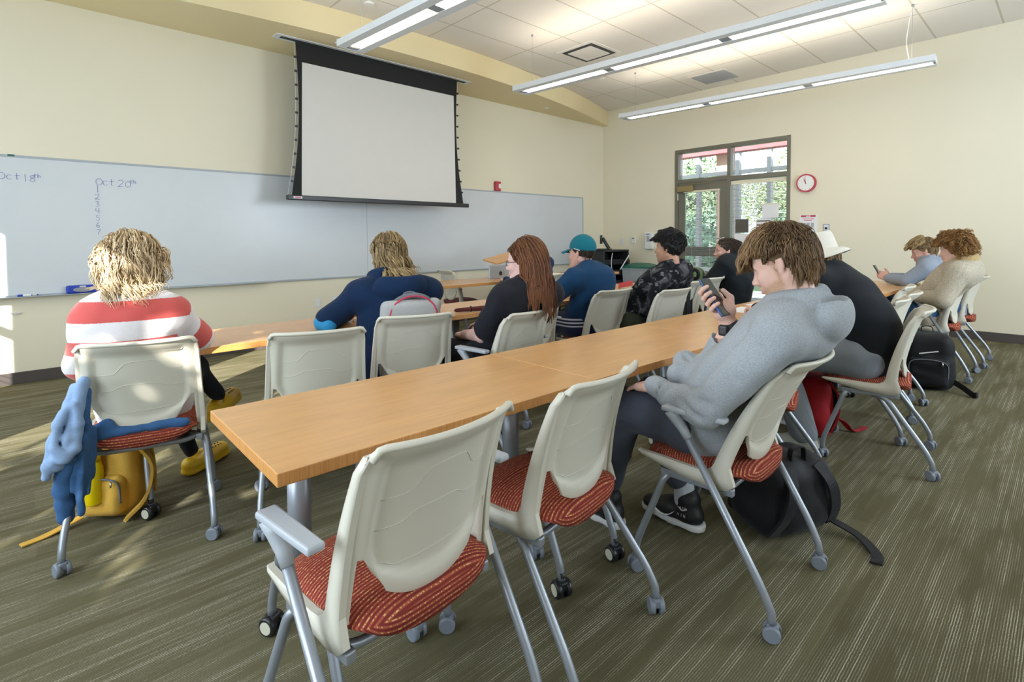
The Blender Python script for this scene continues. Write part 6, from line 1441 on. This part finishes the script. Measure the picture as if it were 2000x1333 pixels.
# ------------------------------------------------------------------ bags and jackets
cloth('nylon_black', (.010, .010, .012), .3, 250, .4, rough=.6); cloth('nylon_red', (.34, .008, .014), .15, 250, .4, rough=.6); cloth('canvas_yellow', (.62, .36, .06), .1, 250, .4); cloth('nylon_green', (.11, .17, .07), .2, 250, .4); cloth('nylon_grey', (.42, .42, .42), .12, 250, .3); cloth('nylon_pink', (.55, .05, .10), .12, 250, .3); cloth('webbing_grey', (.16, .17, .19), .2, 300, .5)
plain('bottle_yellow', (.85, .62, .0), .35, var=.03)
def mesh_bag(V, lim=None):
    return np_mesh(*V.skin())
def bag(label, loc, rz, m, half, lean=(0, 0, 0), pocket=True, seed=1):
    """a soft rucksack: rounded sack with a front pocket, zip seams, grab handle and two shoulder straps; front towards -y"""
    t = thing('backpack', label, 'backpack', loc, rz); t.rotation_euler = (lean[0], lean[1], rz); a, b, c = half
    V = Vol((-a - .08, -b - .14, -.05), (a + .08, b + .08, 2 * c + .09), .008); V.box((0, 0, c), (a, b, c), min(a, b) * .75); V.ell((0, -.01, c * .7), (a * 1.04, b * 1.1, c * .75), None, .05); V.folds(.004, 38, seed); V.cut((0, 0, .004), (0, 0, -1)); put('sack', np_mesh(*V.skin()), m, t)
    if pocket:
        V = Vol((-a, -b - .16, -.05), (a, b, 2 * c), .008); V.box((0, -b * .98, c * .66), (a * .78, .05, c * .5), .04); V.folds(.003, 45, seed + 1); put('front_pocket', np_mesh(*V.skin()), m, t)
        bm = bmesh.new(); tube(bm, smooth_line([(-a * .72, -b - .035, c * .5), (-a * .66, -b - .045, c * 1.02), (0, -b - .05, c * 1.14), (a * .66, -b - .045, c * 1.02), (a * .72, -b - .035, c * .5)]), .004, 6); put('pocket_zip', bm_mesh(bm), 'webbing_grey', t)
        bm = bmesh.new(); tube(bm, [(a * .5, -b - .055, c * 1.08), (a * .52, -b - .06, c * .95)], .004, 6); put('zip_pull', bm_mesh(bm), 'chrome', t)
    bm = bmesh.new(); strap(bm, smooth_line([(-.04, b * .6, 2 * c - .02), (-.03, b * .6, 2 * c + .035), (.03, b * .6, 2 * c + .035), (.04, b * .6, 2 * c - .02)]), .022, .006, (0, 1, 0)); put('grab_handle', bm_mesh(bm), 'webbing_grey' if m != 'nylon_black' else m, t)
    for s in (-1, 1):
        bm = bmesh.new(); strap(bm, smooth_line([(s * a * .4, b * .8, 2 * c - .03), (s * a * .55, b + .022, c * 1.4), (s * a * .7, b + .018, c * .8), (s * a * .85, b * .8, c * .25)]), .05, .012, (1, 0, 0)); put('shoulder_strap', bm_mesh(bm), m, t)
    return t
t = bag('black backpack lying under the armchair of the grey hoodie student', (2.34, .835, 0), math.radians(158), 'nylon_black', (.19, .13, .165), lean=(0, 0, 0), seed=3)
for pts in ([(-.18, -.10, .24), (-.06, -.16, .30), (.08, -.16, .28), (.17, -.08, .20)], [(-.17, -.13, .17), (-.05, -.175, .25), (.09, -.17, .22), (.175, -.10, .13)]):
    bm = bmesh.new(); tube(bm, smooth_line(pts), .004, 6); put('zip_seam', bm_mesh(bm), 'webbing_grey', t)
bm = bmesh.new(); strap(bm, smooth_line([(-.16, .10, .05), (-.20, .20, .02), (-.16, .30, .008), (-.10, .34, .008)]), .04, .006, (1, .3, 0)); put('loose_strap', bm_mesh(bm), 'nylon_black', t)
bm = bmesh.new()
for i in range(7): tube(bm, smooth_line([(.06 - i * .014, -.152, .255 + .004 * (i % 2)), (.054 - i * .014, -.155, .262 - .003 * (i % 3)), (.048 - i * .014, -.153, .254)], 3), .0014, 5)
put('stitched_logo', bm_mesh(bm), 'logo_white', t)
t = bag('red backpack with a black back panel on the floor beneath the bucket hat student', (3.63, 1.10, 0), math.radians(200), 'nylon_red', (.13, .10, .185), pocket=True, seed=5)
V = Vol((-.16, -.12, .0), (.16, .2, .42), .008); V.box((.0, .085, .20), (.075, .035, .17), .03); put('back_panel', np_mesh(*V.skin()), 'nylon_black', t)
bm = bmesh.new(); strap(bm, smooth_line([(-.10, .10, .10), (-.14, .16, .05), (-.09, .21, .015), (-.13, .25, .007), (-.22, .30, .006)]), .028, .006, (.7, .7, 0)); put('red_strap', bm_mesh(bm), 'nylon_red', t)
t = bag('black backpack standing on the floor before the beige fleece student', (5.36, .80, 0), math.radians(-78), 'nylon_black', (.17, .115, .225), seed=8)
bm = bmesh.new(); strap(bm, [(-.06, -.166, .30), (.06, -.168, .33)], .008, .003, (0, 0, 1)); put('reflective_strip', bm_mesh(bm), 'logo_white', t)
bm = bmesh.new(); strap(bm, smooth_line([(.16, -.05, .08), (.22, -.10, .05), (.27, -.16, .02), (.29, -.20, .03)]), .04, .012, (0, .4, 1)); put('trailing_strap', bm_mesh(bm), 'nylon_black', t)
bag('green backpack propped on the chair near the door', (4.98, 2.66, .47), math.radians(8), 'nylon_green', (.155, .10, .23), seed=9)
t = bag('grey backpack with pink trim on the chair behind the navy jacket student', (1.548, 2.478, .475), math.radians(-19), 'nylon_grey', (.165, .045, .215), pocket=False, seed=12)
for dy, m, r in ((-.040, 'nylon_pink', .0045), (.026, 'nylon_pink', .0045), (-.008, 'webbing_grey', .016)):
    bm = bmesh.new(); tube(bm, smooth_line([(-.13, dy, .33), (-.105, dy, .405), (-.03, dy, .450), (.06, dy, .445), (.12, dy, .395), (.14, dy, .32)]), r, 8); put('trim', bm_mesh(bm), m, t)
t = bag('mustard yellow backpack on the floor under the striped sweater student', (.285, 2.97, 0), math.radians(-38), 'canvas_yellow', (.115, .085, .18), seed=14)
bm = bmesh.new(); strap(bm, smooth_line([(.09, -.04, .345), (.19, -.07, .24), (.17, -.09, .10), (.09, -.10, .01)]), .045, .012, (.4, -1, 0)); put('front_strap', bm_mesh(bm), 'canvas_yellow', t)
bm = bmesh.new(); strap(bm, smooth_line([(-.09, -.10, .03), (-.16, -.20, .008), (-.21, -.27, .006)]), .035, .005, (1, -.6, 0)); put('loose_strap', bm_mesh(bm), 'canvas_yellow', t)
t = thing('drink_bottle', 'bright yellow bottle stuck in the pocket of the mustard backpack', 'bottle', (.19, 2.885, .10))
bm = bmesh.new(); tube(bm, [(0, 0, 0), (0, 0, .004), (0, 0, .15), (0, 0, .175), (0, 0, .185)], [.034, .037, .037, .030, .022], 24); put('body', bm_mesh(bm), 'bottle_yellow', t, smooth=False)
bm = bmesh.new(); cyl(bm, (0, 0, .185), (0, 0, .22), .027, 20); flat_tube(bm); put('cap', bm_mesh(bm), 'bottle_yellow', t)
# denim-blue jacket slung over the left side of the chair
t = thing('jacket', 'light and dark blue jacket hanging off the side of the striped sweater chair', 'jacket', (.12, 2.62, .45)); b0 = A3(.12, 2.62, .45)
def soft(name, cones, m, fold=.004, f=60, seed=1, k=.025):
    P = np.array([c[i] for c in cones for i in (0, 1)]); V = Vol(P.min(0) - .1, P.max(0) + .1, .0055)
    for a, b, ra, rb, *r in cones: V.cone(a, b, ra, rb, k, flat=r[0] if r else None, ratio=r[1] if r else 1.)
    V.folds(fold, f, seed, 6, .3)
    v, q = V.skin(); return put(name, np_mesh(v - b0, q), m, t)
def run(pts, ra, rb): n = len(pts) - 1; return [(pts[i], pts[i + 1], ra + (rb - ra) * i / n, ra + (rb - ra) * (i + 1) / n) for i in range(n)]
soft('light_lining', run([(.150, 2.585, .70), (.128, 2.57, .60), (.098, 2.555, .50), (.070, 2.56, .41)], .020, .026) + run([(.128, 2.60, .68), (.095, 2.585, .58), (.062, 2.575, .49), (.045, 2.575, .42)], .018, .022) + run([(.105, 2.56, .62), (.070, 2.545, .56), (.058, 2.54, .48), (.085, 2.53, .435), (.122, 2.535, .465), (.130, 2.545, .55), (.118, 2.555, .62)], .016, .017)
     + run([(.07, 2.55, .45), (.04, 2.56, .41), (.035, 2.565, .37)], .02, .016), 'denim_light', .003, 90, 2, .010)
soft('blue_body', run([(.158, 2.59, .66), (.152, 2.575, .54), (.158, 2.575, .44), (.150, 2.575, .27)], .018, .012) + run([(.14, 2.565, .48), (.132, 2.56, .36), (.128, 2.57, .20)], .024, .011) + run([(.168, 2.59, .50), (.168, 2.585, .40), (.165, 2.59, .32)], .020, .010) + run([(.115, 2.57, .44), (.112, 2.57, .30)], .022, .016), 'denim_mid', .003, 90, 3, .012)
soft('sleeve', [((.10, 2.575, .42), (.085, 2.60, .30), .036, .034), ((.085, 2.60, .30), (.085, 2.605, .235), .032, .030), ((.085, 2.605, .225), (.085, 2.605, .185), .026, .027)], 'denim_mid', .003, 90, 4, .015)
soft('seat_fold', [((.185, 2.625, .475), (.22, 2.615, .50), .034, .030), ((.22, 2.612, .474), (.48, 2.545, .474), .022, .018)], 'denim_mid', .003, 70, 5)
# black strap bag hung on an empty chair
t = thing('shoulder_bag', 'black strap bag hung over the back of an empty chair', 'bag', (4.30, 2.28, .5)); 
bm = bmesh.new(); strap(bm, smooth_line([(-.16, -.02, -.12), (-.15, -.03, .12), (-.12, -.02, .345), (-.11, .05, .37), (-.10, .09, .30)]), .05, .008, (1, 0, 0)); strap(bm, smooth_line([(.16, -.02, .34), (.15, -.045, .15), (.02, -.06, -.02), (-.13, -.05, -.10)]), .05, .008, (1, .2, .6)); put('strap', bm_mesh(bm), 'nylon_black', t)
V = Vol((-.15, .0, -.1), (.25, .3, .40), .009); V.box((.03, .15, .10), (.13, .08, .13), .05); put('body', np_mesh(*V.skin()), 'nylon_black', t)
bm = bmesh.new(); tube(bm, [(.085 + .035 * math.cos(a) * .3, .03 + .040 * math.cos(a), .405 + .040 * math.sin(a)) for a in [i * 2 * PI / 24 for i in range(25)]], .017, 10, False); put('ring_handle', bm_mesh(bm), 'nylon_black', t)
# tree outside the west windows: its leaves break up the sun
tree(-5.2, -2.0, 5.6, 1.5, 'leafy tree outside the west windows behind the viewer', 'leaf_a', 40, 1350, 1.)
# ------------------------------------------------------------------ daylight, lamps, camera
sbox('sun_block_south', (-9, -7.2, 2.86), (13, W_S - .16, 3.0), 'ceil_white')  # unseen slab, added only to keep direct sun out of the south windows
wd = bpy.data.worlds.new('sky'); SC.world = wd; wd.use_nodes = True
nt = wd.node_tree; bg = nt.nodes['Background']; bg.inputs['Color'].default_value = (.80, .90, 1., 1); bg.inputs['Strength'].default_value = 4.0
def lamp(name, kind, loc, aim, energy, col, **kw):
    d = bpy.data.lights.new(name, kind); d.energy = energy; d.color = col
    for k, v in kw.items(): setattr(d, k, v)
    o = link(bpy.data.objects.new(name, d)); o.location = loc
    o.rotation_euler = Vector(aim).to_track_quat('-Z', 'Y').to_euler(); return o
EL = math.radians(27)
lamp('sun', 'SUN', (-20, -20, 20), (.766 * math.cos(EL), .643 * math.cos(EL), -math.sin(EL)), 20., (1, .95, .86), angle=.007)
DAY = (.74, .87, 1.)
for i, h in enumerate(SOUTH_WIN): lamp('daylight_south', 'AREA', ((h[0] + h[1]) / 2, W_S - .10, (h[2] + h[3]) / 2), (0, 1, -.05), (18, 150, 18)[i], DAY, shape='RECTANGLE', size=h[1] - h[0] - .1, size_y=h[3] - h[2] - .1)
for i, h in enumerate(WEST_WIN): lamp('daylight_west', 'AREA', (W_W - .10, (h[0] + h[1]) / 2, (h[2] + h[3]) / 2), (1, 0, -.05), 75 if i < 2 else 30, DAY, shape='RECTANGLE', size=h[1] - h[0] - .1, size_y=h[3] - h[2] - .1)
# the pendants also throw light upwards
for cx in (2.41, 4.60, 6.74):
    lamp('pendant_uplight', 'AREA', (cx, 2.82, 3.075), (0, 0, 1), 19, (1, .90, .74), shape='RECTANGLE', size=.2, size_y=3.5)
cam = bpy.data.cameras.new('camera'); co = link(bpy.data.objects.new('camera', cam)); SC.camera = co
cam.sensor_width = 36; cam.lens = 1023.28 / 2000 * 36; cam.shift_y = -(666.5 - 502.645) / 2000; cam.clip_start = .05
yw, pt, rl = .8211, -.0364, -.007
dv = Vector((math.cos(yw) * math.cos(pt), math.sin(yw) * math.cos(pt), math.sin(pt))); rt = Vector((math.sin(yw), -math.cos(yw), 0)); up = rt.cross(dv)
r2 = rt * math.cos(rl) + up * math.sin(rl); u2 = -rt * math.sin(rl) + up * math.cos(rl)
co.matrix_world = Matrix(((r2.x, u2.x, -dv.x, 0), (r2.y, u2.y, -dv.y, 0), (r2.z, u2.z, -dv.z, 1.24), (0, 0, 0, 1)))
vs = SC.view_settings; vs.view_transform = 'Standard'; vs.look = 'None'; vs.gamma = 1; vs.use_curve_mapping = False; vs.exposure = -.18
SC.cycles.use_denoising = True; SC.cycles.adaptive_threshold = .02; SC.cycles.max_bounces = 7; SC.cycles.diffuse_bounces = 4; SC.cycles.glossy_bounces = 3; SC.cycles.transparent_max_bounces = 12; SC.cycles.sample_clamp_indirect = 6.; SC.cycles.caustics_reflective = False; SC.cycles.caustics_refractive = False
